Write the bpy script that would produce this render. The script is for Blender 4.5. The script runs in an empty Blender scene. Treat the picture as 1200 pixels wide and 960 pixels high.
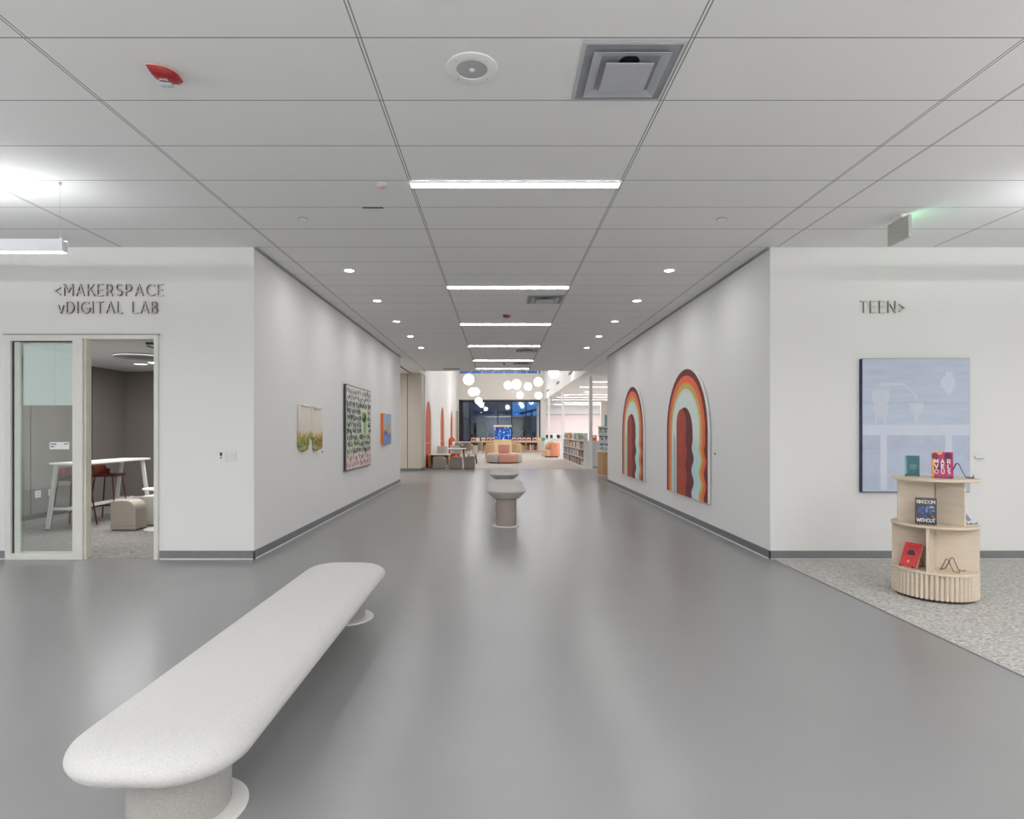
import bpy, bmesh, math, random
from mathutils import Vector
R = math.radians
PI = math.pi
rnd = random.Random(7)
SC = bpy.context.scene
COL = SC.collection

# ------------------------------------------------------------------ camera figures (1200 x 960)
F, VX, VY, H = 687.0, 584.0, 505.0, 1.505
CEIL = 3.66
YF = 6.87                      # front faces of the two lobby walls
XL, XR = -2.864, 3.185         # hall walls
YE = 17.1                      # where the hall walls end
YC = 21.0                      # where the low hall ceiling ends
YW = 42.0                      # window wall


def at(px, py, Y):
    return Vector(((px - VX) / F * Y, Y, H - (py - VY) / F * Y))


# ------------------------------------------------------------------ materials
def lin(c):
    return tuple(((v / 255) / 12.92 if v / 255 <= .04045 else ((v / 255 + .055) / 1.055) ** 2.4) for v in c) + (1,)


def nd(nt, t, **kw):
    n = nt.nodes.new(t)
    for k, v in kw.items():
        setattr(n, k, v)
    return n


MATS = {}


def mat(name, rgb, rough=.5, amt=.06, scale=8.0, bump=0.0, bscale=60.0, metal=0.0, spec=.5, stretch=None, coat=0.0, sheen=0.0):
    if name in MATS:
        return MATS[name]
    m = bpy.data.materials.new(name)
    m.use_nodes = True
    nt = m.node_tree
    b = nt.nodes['Principled BSDF']
    c = lin(rgb)
    tc = nd(nt, 'ShaderNodeTexCoord')
    mp = nd(nt, 'ShaderNodeMapping')
    nt.links.new(tc.outputs['Object'], mp.inputs['Vector'])
    if stretch:
        mp.inputs['Scale'].default_value = stretch
    no = nd(nt, 'ShaderNodeTexNoise')
    no.inputs['Scale'].default_value = scale
    no.inputs['Detail'].default_value = 4
    nt.links.new(mp.outputs['Vector'], no.inputs['Vector'])
    rp = nd(nt, 'ShaderNodeValToRGB')
    rp.color_ramp.elements[0].position = .3
    rp.color_ramp.elements[1].position = .7
    rp.color_ramp.elements[0].color = tuple(max(0, v * (1 - amt)) for v in c[:3]) + (1,)
    rp.color_ramp.elements[1].color = tuple(min(1, v * (1 + amt)) for v in c[:3]) + (1,)
    nt.links.new(no.outputs['Fac'], rp.inputs['Fac'])
    nt.links.new(rp.outputs['Color'], b.inputs['Base Color'])
    b.inputs['Roughness'].default_value = rough
    b.inputs['Metallic'].default_value = metal
    b.inputs['Specular IOR Level'].default_value = spec
    if coat:
        b.inputs['Coat Weight'].default_value = coat
    if sheen:
        b.inputs['Sheen Weight'].default_value = sheen
    if bump:
        n2 = nd(nt, 'ShaderNodeTexNoise')
        n2.inputs['Scale'].default_value = bscale
        n2.inputs['Detail'].default_value = 2
        nt.links.new(mp.outputs['Vector'], n2.inputs['Vector'])
        bp = nd(nt, 'ShaderNodeBump')
        bp.inputs['Strength'].default_value = bump
        bp.inputs['Distance'].default_value = .01
        nt.links.new(n2.outputs['Fac'], bp.inputs['Height'])
        nt.links.new(bp.outputs['Normal'], b.inputs['Normal'])
    MATS[name] = m
    return m


def emit(name, rgb, strength):
    if name in MATS:
        return MATS[name]
    m = bpy.data.materials.new(name)
    m.use_nodes = True
    nt = m.node_tree
    b = nt.nodes['Principled BSDF']
    b.inputs['Base Color'].default_value = lin(rgb)
    b.inputs['Emission Color'].default_value = lin(rgb)
    b.inputs['Emission Strength'].default_value = strength
    MATS[name] = m
    return m


def glass(name, tint=(235, 245, 243), refl=1.0, base=.03):
    if name in MATS:
        return MATS[name]
    m = bpy.data.materials.new(name)
    m.use_nodes = True
    nt = m.node_tree
    nt.nodes.remove(nt.nodes['Principled BSDF'])
    out = nt.nodes['Material Output']
    tr = nd(nt, 'ShaderNodeBsdfTransparent')
    tr.inputs['Color'].default_value = lin(tint)
    gl = nd(nt, 'ShaderNodeBsdfGlossy')
    gl.inputs['Roughness'].default_value = .02
    gl.inputs['Color'].default_value = (.95, 1, 1, 1)
    fr = nd(nt, 'ShaderNodeFresnel')
    fr.inputs['IOR'].default_value = 1.5
    ma = nd(nt, 'ShaderNodeMath', operation='MULTIPLY_ADD')
    ma.inputs[1].default_value = refl
    ma.inputs[2].default_value = base
    nt.links.new(fr.outputs['Fac'], ma.inputs[0])
    mx = nd(nt, 'ShaderNodeMixShader')
    nt.links.new(ma.outputs[0], mx.inputs['Fac'])
    nt.links.new(tr.outputs[0], mx.inputs[1])
    nt.links.new(gl.outputs[0], mx.inputs[2])
    nt.links.new(mx.outputs[0], out.inputs['Surface'])
    MATS[name] = m
    return m


def ceiling_mat():
    m = bpy.data.materials.new('acoustic ceiling tile')
    m.use_nodes = True
    nt = m.node_tree
    b = nt.nodes['Principled BSDF']
    geo = nd(nt, 'ShaderNodeNewGeometry')
    sx = nd(nt, 'ShaderNodeSeparateXYZ')
    nt.links.new(geo.outputs['Position'], sx.inputs[0])

    def M(op, a, bb=None):
        n = nd(nt, 'ShaderNodeMath', operation=op)
        for i, v in enumerate((a, bb)):
            if v is None:
                continue
            if isinstance(v, (int, float)):
                n.inputs[i].default_value = v
            else:
                nt.links.new(v, n.inputs[i])
        return n.outputs[0]

    def line(coord, off, period, half):
        t = M('DIVIDE', M('SUBTRACT', coord, off), period)
        f = M('ABSOLUTE', M('SUBTRACT', M('FRACT', M('ADD', t, .5)), .5))
        return M('LESS_THAN', f, half / period)

    X, Y = sx.outputs['X'], sx.outputs['Y']
    rows = line(Y, YF, .6096, .0045)
    # columns: two hair lines make each tee; the grid shifts beside the line of the hall wall
    lc = M('MULTIPLY', M('MAXIMUM', line(X, 1.056, 1.829, .004), line(X, 1.076, 1.829, .004)), M('LESS_THAN', X, 3.05))
    rc = M('MULTIPLY', M('MAXIMUM', line(X, 3.262, 1.829, .004), line(X, 3.276, 1.829, .003)), M('GREATER_THAN', X, 3.05))
    ln = M('MAXIMUM', rows, M('MAXIMUM', lc, rc))
    no = nd(nt, 'ShaderNodeTexNoise')
    no.inputs['Scale'].default_value = .7
    nt.links.new(geo.outputs['Position'], no.inputs['Vector'])
    rp = nd(nt, 'ShaderNodeValToRGB')
    rp.color_ramp.elements[0].color = (.78, .78, .78, 1)
    rp.color_ramp.elements[1].color = (.83, .83, .825, 1)
    nt.links.new(no.outputs['Fac'], rp.inputs['Fac'])
    mx = nd(nt, 'ShaderNodeMix', data_type='RGBA')
    mx.inputs['B'].default_value = (.25, .25, .25, 1)
    nt.links.new(ln, mx.inputs['Factor'])
    nt.links.new(rp.outputs['Color'], mx.inputs['A'])
    nt.links.new(mx.outputs['Result'], b.inputs['Base Color'])
    b.inputs['Roughness'].default_value = .85
    b.inputs['Specular IOR Level'].default_value = .2
    return m


def carpet_mat(name, dark, light, scale):
    m = bpy.data.materials.new(name)
    m.use_nodes = True
    nt = m.node_tree
    b = nt.nodes['Principled BSDF']
    geo = nd(nt, 'ShaderNodeNewGeometry')
    mp = nd(nt, 'ShaderNodeMapping')
    mp.inputs['Scale'].default_value = (.6, 1.0, 1.0)
    nt.links.new(geo.outputs['Position'], mp.inputs['Vector'])
    n1 = nd(nt, 'ShaderNodeTexNoise')
    n1.inputs['Scale'].default_value = scale
    n1.inputs['Detail'].default_value = 5
    n1.inputs['Roughness'].default_value = .75
    nt.links.new(mp.outputs['Vector'], n1.inputs['Vector'])
    rp = nd(nt, 'ShaderNodeValToRGB')
    rp.color_ramp.elements[0].position = .36
    rp.color_ramp.elements[1].position = .66
    rp.color_ramp.elements[0].color = lin(dark)
    rp.color_ramp.elements[1].color = lin(light)
    nt.links.new(n1.outputs['Fac'], rp.inputs['Fac'])
    nt.links.new(rp.outputs['Color'], b.inputs['Base Color'])
    b.inputs['Roughness'].default_value = .95
    b.inputs['Specular IOR Level'].default_value = .1
    bp = nd(nt, 'ShaderNodeBump')
    bp.inputs['Strength'].default_value = .5
    bp.inputs['Distance'].default_value = .01
    nt.links.new(n1.outputs['Fac'], bp.inputs['Height'])
    nt.links.new(bp.outputs['Normal'], b.inputs['Normal'])
    return m


def band_mat(name, stops, axis='Z', noise=.0, nscale=8, rough=.7):
    """Colours in bands along the object's own axis, their edges broken by noise."""
    if name in MATS:
        return MATS[name]
    m = bpy.data.materials.new(name)
    m.use_nodes = True
    nt = m.node_tree
    b = nt.nodes['Principled BSDF']
    tc = nd(nt, 'ShaderNodeTexCoord')
    s = nd(nt, 'ShaderNodeSeparateXYZ')
    nt.links.new(tc.outputs['Object'], s.inputs[0])
    no = nd(nt, 'ShaderNodeTexNoise')
    no.inputs['Scale'].default_value = nscale
    no.inputs['Detail'].default_value = 3
    nt.links.new(tc.outputs['Object'], no.inputs['Vector'])
    a = nd(nt, 'ShaderNodeMath', operation='SUBTRACT')
    nt.links.new(no.outputs['Fac'], a.inputs[0])
    a.inputs[1].default_value = .5
    ma = nd(nt, 'ShaderNodeMath', operation='MULTIPLY_ADD')
    nt.links.new(a.outputs[0], ma.inputs[0])
    ma.inputs[1].default_value = noise
    nt.links.new(s.outputs[axis], ma.inputs[2])
    rp = nd(nt, 'ShaderNodeValToRGB')
    el = rp.color_ramp.elements
    el[0].position, el[0].color = stops[0][0], lin(stops[0][1])
    el[1].position, el[1].color = stops[-1][0], lin(stops[-1][1])
    for p, c in stops[1:-1]:
        e = el.new(p)
        e.color = lin(c)
    nt.links.new(ma.outputs[0], rp.inputs['Fac'])
    nt.links.new(rp.outputs['Color'], b.inputs['Base Color'])
    b.inputs['Roughness'].default_value = rough
    MATS[name] = m
    return m


WALL = mat('white wall paint', (233, 233, 232), .75, .012, .6, spec=.2)
WALLW = mat('warm white paint', (226, 222, 216), .75, .012, .6, spec=.2)
PINKW = mat('pale pink paint', (226, 210, 206), .75, .012, .6, spec=.2)
GREIGE = mat('greige wall covering', (192, 185, 176), .7, .02, 2, spec=.2)
TAUPE = mat('taupe acoustic wall panel', (134, 128, 123), .85, .05, 3, spec=.1, stretch=(1, 1, .2))
BASEB = mat('dark grey rubber base', (112, 114, 116), .5, .03)
WHITE = mat('white enamel', (236, 236, 234), .4, .015)
FRAMEW = mat('off white aluminium', (222, 222, 216), .4, .02)
BLACK = mat('black powder coat', (24, 24, 26), .45, .1)
DARK = mat('dark bronze frame', (22, 28, 40), .4, .1)
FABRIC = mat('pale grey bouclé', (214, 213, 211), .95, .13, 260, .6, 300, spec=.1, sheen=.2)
FABRICD = mat('shaded grey bouclé', (174, 172, 167), .95, .22, 260, .7, 300, spec=.1, sheen=.2)  # pedestal fabric, its colour darkened for the shade under the seat
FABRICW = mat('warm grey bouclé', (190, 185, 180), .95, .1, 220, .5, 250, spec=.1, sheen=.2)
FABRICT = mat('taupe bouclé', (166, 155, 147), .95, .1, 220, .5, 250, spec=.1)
DISC = mat('satin white steel', (228, 227, 224), .35, .01)
BIRCH = mat('pale maple veneer', (216, 203, 186), .5, .05, 3, spec=.3, stretch=(1, 1, 12))
BIRCHD = mat('pale maple edge', (214, 199, 178), .5, .05, 6, spec=.3)
OAK = mat('honey oak', (196, 158, 118), .5, .14, 4, spec=.3, stretch=(9, 9, .6))
BIRCHY = mat('natural birch', (228, 205, 165), .5, .06, 4, spec=.3)
ORANGE = mat('burnt orange paint', (194, 88, 40), .6, .05, 3)
ORANGEF = mat('orange felt', (214, 100, 50), .9, .08, 60, .3, 200)
PEACH = mat('peach wool', (222, 150, 118), .95, .06, 60, .3, 200, sheen=.2)
PINK = mat('blush wool', (226, 168, 148), .95, .06, 60, .3, 200, sheen=.2)
TAN = mat('sand wool', (218, 182, 142), .95, .06, 60, .3, 200, sheen=.2)
MINT = mat('pale mint wool', (190, 212, 196), .95, .06, 60, .3, 200)
STONE = mat('stone grey vinyl', (168, 160, 150), .6, .04, 20)
STONEL = mat('light grey vinyl', (198, 194, 188), .6, .04, 20)
STONED = mat('charcoal taupe vinyl', (132, 124, 118), .6, .04, 20)
RUST = mat('rust leather', (138, 62, 44), .55, .08, 30)
RUSTD = mat('dark rust steel', (92, 36, 28), .45, .08, 30)
RED = mat('fire alarm red', (150, 20, 24), .3, .04)
CLEAR = mat('clear strobe lens', (200, 205, 215), .12, .3, 90)
STEEL = mat('pale grey grille', (176, 177, 178), .45, .25, 400)
VENT = mat('vent grey', (150, 152, 156), .5, .04)
PAGES = mat('paper pages', (226, 216, 196), .8, .08, 5, stretch=(1, 60, 1))
LAMP = emit('linear lamp diffuser', (255, 255, 255), 26)
LAMPD = emit('downlight lens', (255, 253, 250), 20)
GLOBE = emit('opal globe', (255, 253, 248), 9)
LAMPR = emit('reading room lamp diffuser', (255, 255, 255), 7)
UP = emit('pendant uplight', (250, 252, 255), 30)
GREENL = emit('green exit face', (150, 255, 190), 3.0)
SWITCHD = mat('switch dark', (38, 38, 42), .4, .05)


# ------------------------------------------------------------------ mesh builder
class MB:
    def __init__(self):
        self.v, self.f, self.m = [], [], []

    def add(self, vs, fs, m=0):
        o = len(self.v)
        self.v += [tuple(p) for p in vs]
        for f in fs:
            self.f.append([i + o for i in f])
            self.m.append(m)
        return self

    def box(self, x0, x1, y0, y1, z0, z1, m=0):
        vs = [(x, y, z) for z in (z0, z1) for y in (y0, y1) for x in (x0, x1)]
        return self.add(vs, [(0, 2, 3, 1), (4, 5, 7, 6), (0, 1, 5, 4), (2, 6, 7, 3), (0, 4, 6, 2), (1, 3, 7, 5)], m)

    def prism(self, poly, O, U, V, W, t0, t1, m=0):
        O, U, V, W = Vector(O), Vector(U), Vector(V), Vector(W)
        n = len(poly)
        vs = [O + U * a + V * b + W * t0 for a, b in poly] + [O + U * a + V * b + W * t1 for a, b in poly]
        fs = [list(range(n))[::-1], list(range(n, 2 * n))] + [(i, (i + 1) % n, n + (i + 1) % n, n + i) for i in range(n)]
        return self.add(vs, fs, m)

    def lathe(self, prof, c=(0, 0, 0), n=32, m=0, cap=True, sx=1, sy=1):
        vs, fs = [], []
        for r, z in prof:
            for k in range(n):
                a = 2 * PI * k / n
                vs.append((c[0] + r * sx * math.cos(a), c[1] + r * sy * math.sin(a), c[2] + z))
        for j in range(len(prof) - 1):
            for k in range(n):
                k2 = (k + 1) % n
                fs.append((j * n + k, j * n + k2, (j + 1) * n + k2, (j + 1) * n + k))
        if cap:
            fs.append(list(range(n))[::-1])
            fs.append([(len(prof) - 1) * n + k for k in range(n)])
        return self.add(vs, fs, m)

    def loft(self, rings, m=0):
        n = len(rings[0])
        vs = [p for r in rings for p in r]
        fs = [(j * n + k, j * n + (k + 1) % n, (j + 1) * n + (k + 1) % n, (j + 1) * n + k) for j in range(len(rings) - 1) for k in range(n)]
        fs.append(list(range(n))[::-1])
        fs.append([(len(rings) - 1) * n + k for k in range(n)])
        return self.add(vs, fs, m)

    def tube(self, pts, r, n=8, m=0):
        pts = [Vector(p) for p in pts]
        rings = []
        up = Vector((0, 0, 1))
        prev = None
        for i, p in enumerate(pts):
            d = (pts[min(i + 1, len(pts) - 1)] - pts[max(i - 1, 0)]).normalized()
            if prev is None:
                a = d.cross(up if abs(d.z) < .95 else Vector((1, 0, 0))).normalized()
            else:
                a = (prev - d * prev.dot(d)).normalized()
            prev = a
            b = d.cross(a)
            rr = r[i] if isinstance(r, (list, tuple)) else r
            rings.append([p + (a * math.cos(2 * PI * k / n) + b * math.sin(2 * PI * k / n)) * rr for k in range(n)])
        return self.loft(rings, m)

    def bar(self, p, q, w, h, m=0, up=(0, 0, 1)):
        p, q = Vector(p), Vector(q)
        d = (q - p).normalized()
        a = d.cross(Vector(up))
        if a.length < 1e-4:
            a = d.cross(Vector((1, 0, 0)))
        a.normalize()
        b = d.cross(a)
        rings = [[c + a * (i * w / 2) + b * (j * h / 2) for i, j in ((-1, -1), (1, -1), (1, 1), (-1, 1))] for c in (p, q)]
        return self.loft(rings, m)

    def build(self, name, mats, parent=None, smooth=False, bevel=0, seg=3, sub=0, kind=None, loc=None):
        me = bpy.data.meshes.new(name)
        me.from_pydata(self.v, [], self.f)
        mats = mats if isinstance(mats, (list, tuple)) else [mats]
        for x in mats:
            me.materials.append(x)
        me.polygons.foreach_set('material_index', self.m)
        bm = bmesh.new()
        bm.from_mesh(me)
        bmesh.ops.recalc_face_normals(bm, faces=bm.faces)
        bm.to_mesh(me)
        bm.free()
        o = bpy.data.objects.new(name, me)
        COL.objects.link(o)
        if parent is not None:
            o.parent = parent
        if loc is not None:
            o.location = loc
        if bevel:
            md = o.modifiers.new('round', 'BEVEL')
            md.width, md.segments, md.limit_method, md.angle_limit = bevel, seg, 'ANGLE', R(35)
        if sub:
            md = o.modifiers.new('sub', 'SUBSURF')
            md.levels = md.render_levels = sub
        if smooth or bevel:
            me.polygons.foreach_set('use_smooth', [True] * len(me.polygons))
            if bevel:
                o.modifiers.new('wn', 'WEIGHTED_NORMAL').keep_sharp = False
            else:
                try:
                    me.set_sharp_from_angle(angle=R(40))
                except Exception:
                    pass
        if kind:
            o['kind'] = kind
        return o


def tag(o, label, cat, group=None, kind=None):
    o['label'], o['category'] = label, cat
    if group:
        o['group'] = group
    if kind:
        o['kind'] = kind
    return o


def thing(name, label, cat, loc=(0, 0, 0), rz=0, group=None, rot=None):
    o = bpy.data.objects.new(name, None)
    o.empty_display_size = .1
    COL.objects.link(o)
    o.location = loc
    o.rotation_euler = rot if rot else (0, 0, rz)
    return tag(o, label, cat, group)


def dup(root, loc, rz=None, label=None, group=None):
    def cp(o, par):
        c = o.copy()
        COL.objects.link(c)
        if par is not None:
            c.parent = par
        for ch in kids.get(o.name, []):
            cp(ch, c)
        return c
    kids = {}
    for o in list(root.children_recursive):
        kids.setdefault(o.parent.name, []).append(o)
    r = cp(root, None)
    r.location = loc
    if rz is not None:
        r.rotation_euler = (0, 0, rz)
    if label:
        r['label'] = label
    if group:
        r['group'] = group
    return r


def S(name, b, m, **kw):
    return b.build(name, m, kind='structure', **kw)


def rrect(hx, hy, r, z, n=8, cx=0, cy=0):
    r = min(r, hx - 1e-4, hy - 1e-4)
    out = []
    for q, (sx, sy) in enumerate(((1, 1), (-1, 1), (-1, -1), (1, -1))):
        for k in range(n + 1):
            a = PI / 2 * q + PI / 2 * k / n
            out.append(Vector((cx + sx * (hx - r) + r * math.cos(a), cy + sy * (hy - r) + r * math.sin(a), z)))
    return out


def pillow(hx, hy, r, levels, cx=0, cy=0, n=10):
    b = MB()
    b.loft([rrect(hx - i, hy - i, max(r - i, .02), z, n, cx, cy) for z, i in levels])
    return b


# ------------------------------------------------------------------ stroke lettering
def arc(cx, cy, rx, ry, a0, a1, n=10):
    return [(cx + rx * math.cos(R(a0 + (a1 - a0) * k / n)), cy + ry * math.sin(R(a0 + (a1 - a0) * k / n))) for k in range(n + 1)]


GL = {
    'A': (.78, [[(0, 0), (.39, 1), (.78, 0)], [(.13, .32), (.65, .32)]]),
    'B': (.6, [[(0, 0), (0, 1), (.3, 1)] + arc(.3, .76, .24, .24, 90, -90) + [(0, .52)], [(.3, .52)] + arc(.32, .26, .27, .26, 90, -90) + [(0, 0)]]),
    'C': (.78, [arc(.48, .5, .47, .5, 48, 312, 16)]),
    'D': (.72, [[(0, 0), (0, 1), (.25, 1)] + arc(.25, .5, .47, .5, 90, -90, 14) + [(0, 0)]]),
    'E': (.54, [[(.54, 0), (0, 0), (0, 1), (.54, 1)], [(0, .52), (.48, .52)]]),
    'F': (.52, [[(0, 0), (0, 1), (.52, 1)], [(0, .52), (.46, .52)]]),
    'G': (.8, [arc(.48, .5, .47, .5, 48, 335, 16) + [(.91, .46), (.52, .46)]]),
    'I': (.06, [[(.03, 0), (.03, 1)]]),
    'K': (.62, [[(0, 0), (0, 1)], [(.6, 1), (0, .4)], [(.2, .6), (.64, 0)]]),
    'L': (.5, [[(0, 1), (0, 0), (.5, 0)]]),
    'M': (.86, [[(0, 0), (0, 1), (.43, .3), (.86, 1), (.86, 0)]]),
    'N': (.7, [[(0, 0), (0, 1), (.7, 0), (.7, 1)]]),
    'O': (.9, [arc(.45, .5, .45, .5, 0, 360, 20)]),
    'P': (.58, [[(0, 0), (0, 1), (.28, 1)] + arc(.28, .7, .29, .3, 90, -90) + [(0, .4)]]),
    'R': (.62, [[(0, 0), (0, 1), (.28, 1)] + arc(.28, .7, .29, .3, 90, -90) + [(0, .4)], [(.28, .4), (.6, 0)]]),
    'S': (.58, [arc(.29, .74, .26, .26, 40, 270, 10) + arc(.29, .25, .28, .25, 90, -140, 10)]),
    'T': (.7, [[(0, 1), (.7, 1)], [(.35, 1), (.35, 0)]]),
    'U': (.68, [[(0, 1), (0, .32)] + arc(.34, .32, .34, .32, 180, 360, 12) + [(.68, 1)]]),
    'V': (.76, [[(0, 1), (.38, 0), (.76, 1)]]),
    'W': (1.1, [[(0, 1), (.28, 0), (.55, .9), (.82, 0), (1.1, 1)]]),
    'H': (.7, [[(0, 0), (0, 1)], [(.7, 0), (.7, 1)], [(0, .52), (.7, .52)]]),
    'v': (.52, [[(0, .68), (.26, 0), (.52, .68)]]),
    '<': (.62, [[(.6, .72), (.02, .4), (.6, .08)]]),
    '>': (.62, [[(.08, .70), (.6, .4), (.08, .10)]]),
    ' ': (.35, []),
    '.': (.06, [[(.03, 0), (.03, .04)]]),
}


def glyph(b, ch, u0, v0, h, w, O, U, V, W, t0, t1, m=0):
    for pl in GL[ch][1]:
        for p, q in zip(pl, pl[1:]):
            p = Vector((u0 + p[0] * h, v0 + p[1] * h))
            q = Vector((u0 + q[0] * h, v0 + q[1] * h))
            d = (q - p)
            if d.length < 1e-6:
                continue
            d.normalize()
            n = Vector((-d.y, d.x)) * w / 2
            e = d * (w * .35)
            b.prism([tuple(p - e - n), tuple(q + e - n), tuple(q + e + n), tuple(p - e + n)], O, U, V, W, t0, t1, m)


def text_width(s, h, gap):
    return sum(GL[c][0] * h + gap for c in s) - gap


def text(b, s, u0, v0, h, w, gap, O, U, V, W, t0, t1, m=0, width=None):
    if width:
        k = width / text_width(s, h, gap)
        gap = gap + (width - text_width(s, h, gap)) / max(1, len(s) - 1)
    for c in s:
        glyph(b, c, u0, v0, h, w, O, U, V, W, t0, t1, m)
        u0 += GL[c][0] * h + gap


XA, YA, ZA = (1, 0, 0), (0, 1, 0), (0, 0, 1)
NX, NY = (-1, 0, 0), (0, -1, 0)

# ================================================================== THE SETTING
# floor
FL = mat('grey resin floor', (138, 138, 138), .278, .03, 1.3, spec=.62)
S('floor', MB().box(-12, 16, -7, 60, -.2, 0), FL)
CARP = carpet_mat('loop pile carpet', (140, 138, 135), (222, 219, 214), 60)
CARPF = carpet_mat('far loop pile carpet', (188, 181, 175), (214, 207, 201), 14)
S('floor', MB().box(3.22, 12, -7, YF, 0, .006), CARP)
S('floor', MB().box(-7.9, -3.0, YF + .05, 12.42, 0, .006), carpet_mat('room loop pile carpet', (104, 101, 98), (176, 172, 167), 60))
S('floor', MB().box(-2.86, 14, 23.05, YW, 0, .006), CARPF)
S('floor', MB().box(3.4, 14, YW, 52, 0, .006), CARPF)
S('trim_carpet', MB().box(3.205, 3.22, -7, YF, 0, .008), mat('carpet edge strip', (150, 152, 153), .4))

CM = ceiling_mat()
S('ceiling', MB().box(-12, 12, -7, YE, CEIL, CEIL + .12), CM)
S('ceiling', MB().box(-8, 16, YE, YC, CEIL, CEIL + .12), CM)
CPL = mat('plain white ceiling', (224, 224, 224), .8, .01, .6, spec=.2)
S('ceiling', MB().box(3.32, 16, YC, 52.2, CEIL, CEIL + .12), CPL)
S('ceiling', MB().box(-8, -2.86, YC + .12, 22.9, CEIL, CEIL + .12), CPL)
S('ceiling', MB().box(-3.0, 3.3, YC, YW + .3, 7.2, 7.35), CPL)
S('ceiling', MB().box(-7.9, -3.0, YF + .13, 12.42, 2.76, 2.84), CPL)

# hall walls
S('wall_left', MB().box(XL - .136, XL, YF + .12, YE, 0, CEIL), WALL)
S('wall_right', MB().box(XR, XR + .136, YF + .12, YE, 0, CEIL), WALL)
# lobby front walls, the left one with the door opening
dx0, dx1, dz = -5.757, -3.973, 2.622
b = MB()
b.box(-12, dx0, YF, YF + .12, 0, CEIL).box(dx0, dx1, YF, YF + .12, dz, CEIL).box(dx1, XL, YF, YF + .12, 0, CEIL)
S('wall_front_left', b, WALL)
S('wall_front_right', MB().box(XR, 12, YF, YF + .12, 0, CEIL), WALL)
# lobby behind and beside the camera
S('wall_back', MB().box(-12, 12, -7.15, -7, 0, CEIL), WALL)
S('wall_lobby_left', MB().box(-12.15, -12, -7, YF, 0, CEIL), WALL)
S('wall_lobby_right', MB().box(12, 12.15, -7, YF, 0, CEIL), WALL)
# past the end of the hall, left: folding panels facing the camera
b = MB()
b.box(-8, -3.42, 22, 22.1, 0, CEIL).box(-3.4, -2.885, 22, 22.9, 0, CEIL)
b.box(-3.42, -3.40, 22.04, 22.1, 0, CEIL, 1)
S('wall_panelled', b, [GREIGE, mat('panel seam', (70, 66, 62), .6)])
S('wall_recess', MB().box(-8.1, -8, YE, 22, 0, CEIL), GREIGE)
S('trim_track', MB().box(-3.30, -3.24, YE + .02, 22, CEIL - .012, CEIL), mat('ceiling track', (96, 94, 92), .5))
# closing faces behind hall walls
S('wall_end_left', MB().box(-8, XL - .136, YE - .12, YE, 0, CEIL), WALL)
S('wall_end_right', MB().box(XR + .136, 16, YE - .12, YE, 0, CEIL), WALL)

# reading room: tall left wall with three arched orange niches
niche_c = [24.0, 30.0, 36.0]
NW, NZ = 1.0, 2.72


def arch_poly(cu, r, spring, base, n=20):
    return [(cu - r, base), (cu - r, spring)] + arc(cu, spring, r, r, 180, 0, n)[1:-1] + [(cu + r, spring), (cu + r, base)]


b = MB()
ys = [22.9]
prev = 22.9
sp = NZ - NW
for c in niche_c:
    b.box(-3.0, -2.86, prev, c - NW, 0, 7.2)
    poly = [(c - NW, sp)] + arc(c, sp, NW, NW, 180, 0, 24)[1:-1] + [(c + NW, sp), (c + NW, 7.2), (c - NW, 7.2)]
    b.prism(poly, (-3.0, 0, 0), YA, ZA, XA, 0, .14)
    prev = c + NW
b.box(-3.0, -2.86, prev, YW, 0, 7.2)
S('wall_reading_left', b, WALL)
for k, c in enumerate(niche_c):
    n = MB()
    out = arch_poly(c, NW, sp, .02)
    n.prism(out, (-2.9, 0, 0), YA, ZA, NX, .0, .04)
    o = S('trim_niche', n, ORANGE)
    s_ = MB().box(-2.905, -2.875, c - NW + .03, c + NW - .03, .98, 1.03)
    S('trim_niche_reflection', s_, mat('pale orange reflection', (226, 140, 96), .6))  # pale strip stands in for a reflected line across the niche
S('door_3', MB().box(-2.862, -2.835, 39.3, 41.7, 0, 2.86), mat('tan door', (196, 178, 156), .6, .05))

# window wall of the reading room
wx0, wx1, wz0, wz1 = -2.82, 3.02, .76, 3.70
b = MB()
b.box(-3.0, wx0, YW, YW + .25, 0, 7.2).box(wx1, 3.42, YW, YW + .25, 0, 7.2)
b.box(wx0, wx1, YW, YW + .25, 0, wz0).box(wx0, wx1, YW, YW + .25, wz1, 5.62).box(wx0, wx1, YW, YW + .25, 6.5, 7.2)
S('wall_window', b, WALLW)
f = MB()
for x0, x1 in ((wx0, wx0 + .30), (-2.10, -1.98), (-.09, -.02), (.92, 1.0), (1.96, 2.03), (2.94, wx1)):
    f.box(x0, x1, YW + .02, YW + .14, wz0, wz1)
f.box(wx0, wx1, YW + .02, YW + .14, wz1 - .14, wz1).box(wx0, wx1, YW + .02, YW + .14, wz0, wz0 + .08)
f.box(wx0 + .3, -2.0, YW + .03, YW + .13, 2.34, 2.40)
w1 = S('window_1', MB().box(wx0, wx1, YW + .07, YW + .085, wz0, wz1), glass('dusk window glass', (226, 238, 244), 1.6, .01))
f.build('window_frame', DARK, w1, kind='structure')
MB().box(wx0, wx1, YW - .05, YW + .02, wz1, wz1 + .05).build('window_head', mat('grey header', (150, 146, 142), .6), w1, kind='structure')
w2 = S('window_2', MB().box(wx0, wx1, YW + .1, YW + .115, 5.62, 6.5), glass('clerestory glass', (225, 235, 240), .8, .03))
f = MB()
for k in range(8):
    x = wx0 + .8 * k
    f.box(x, x + .07, YW + .05, YW + .16, 5.62, 6.5)
f.build('window_frame', mat('white mullion', (210, 214, 220), .5), w2, kind='structure')
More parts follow.
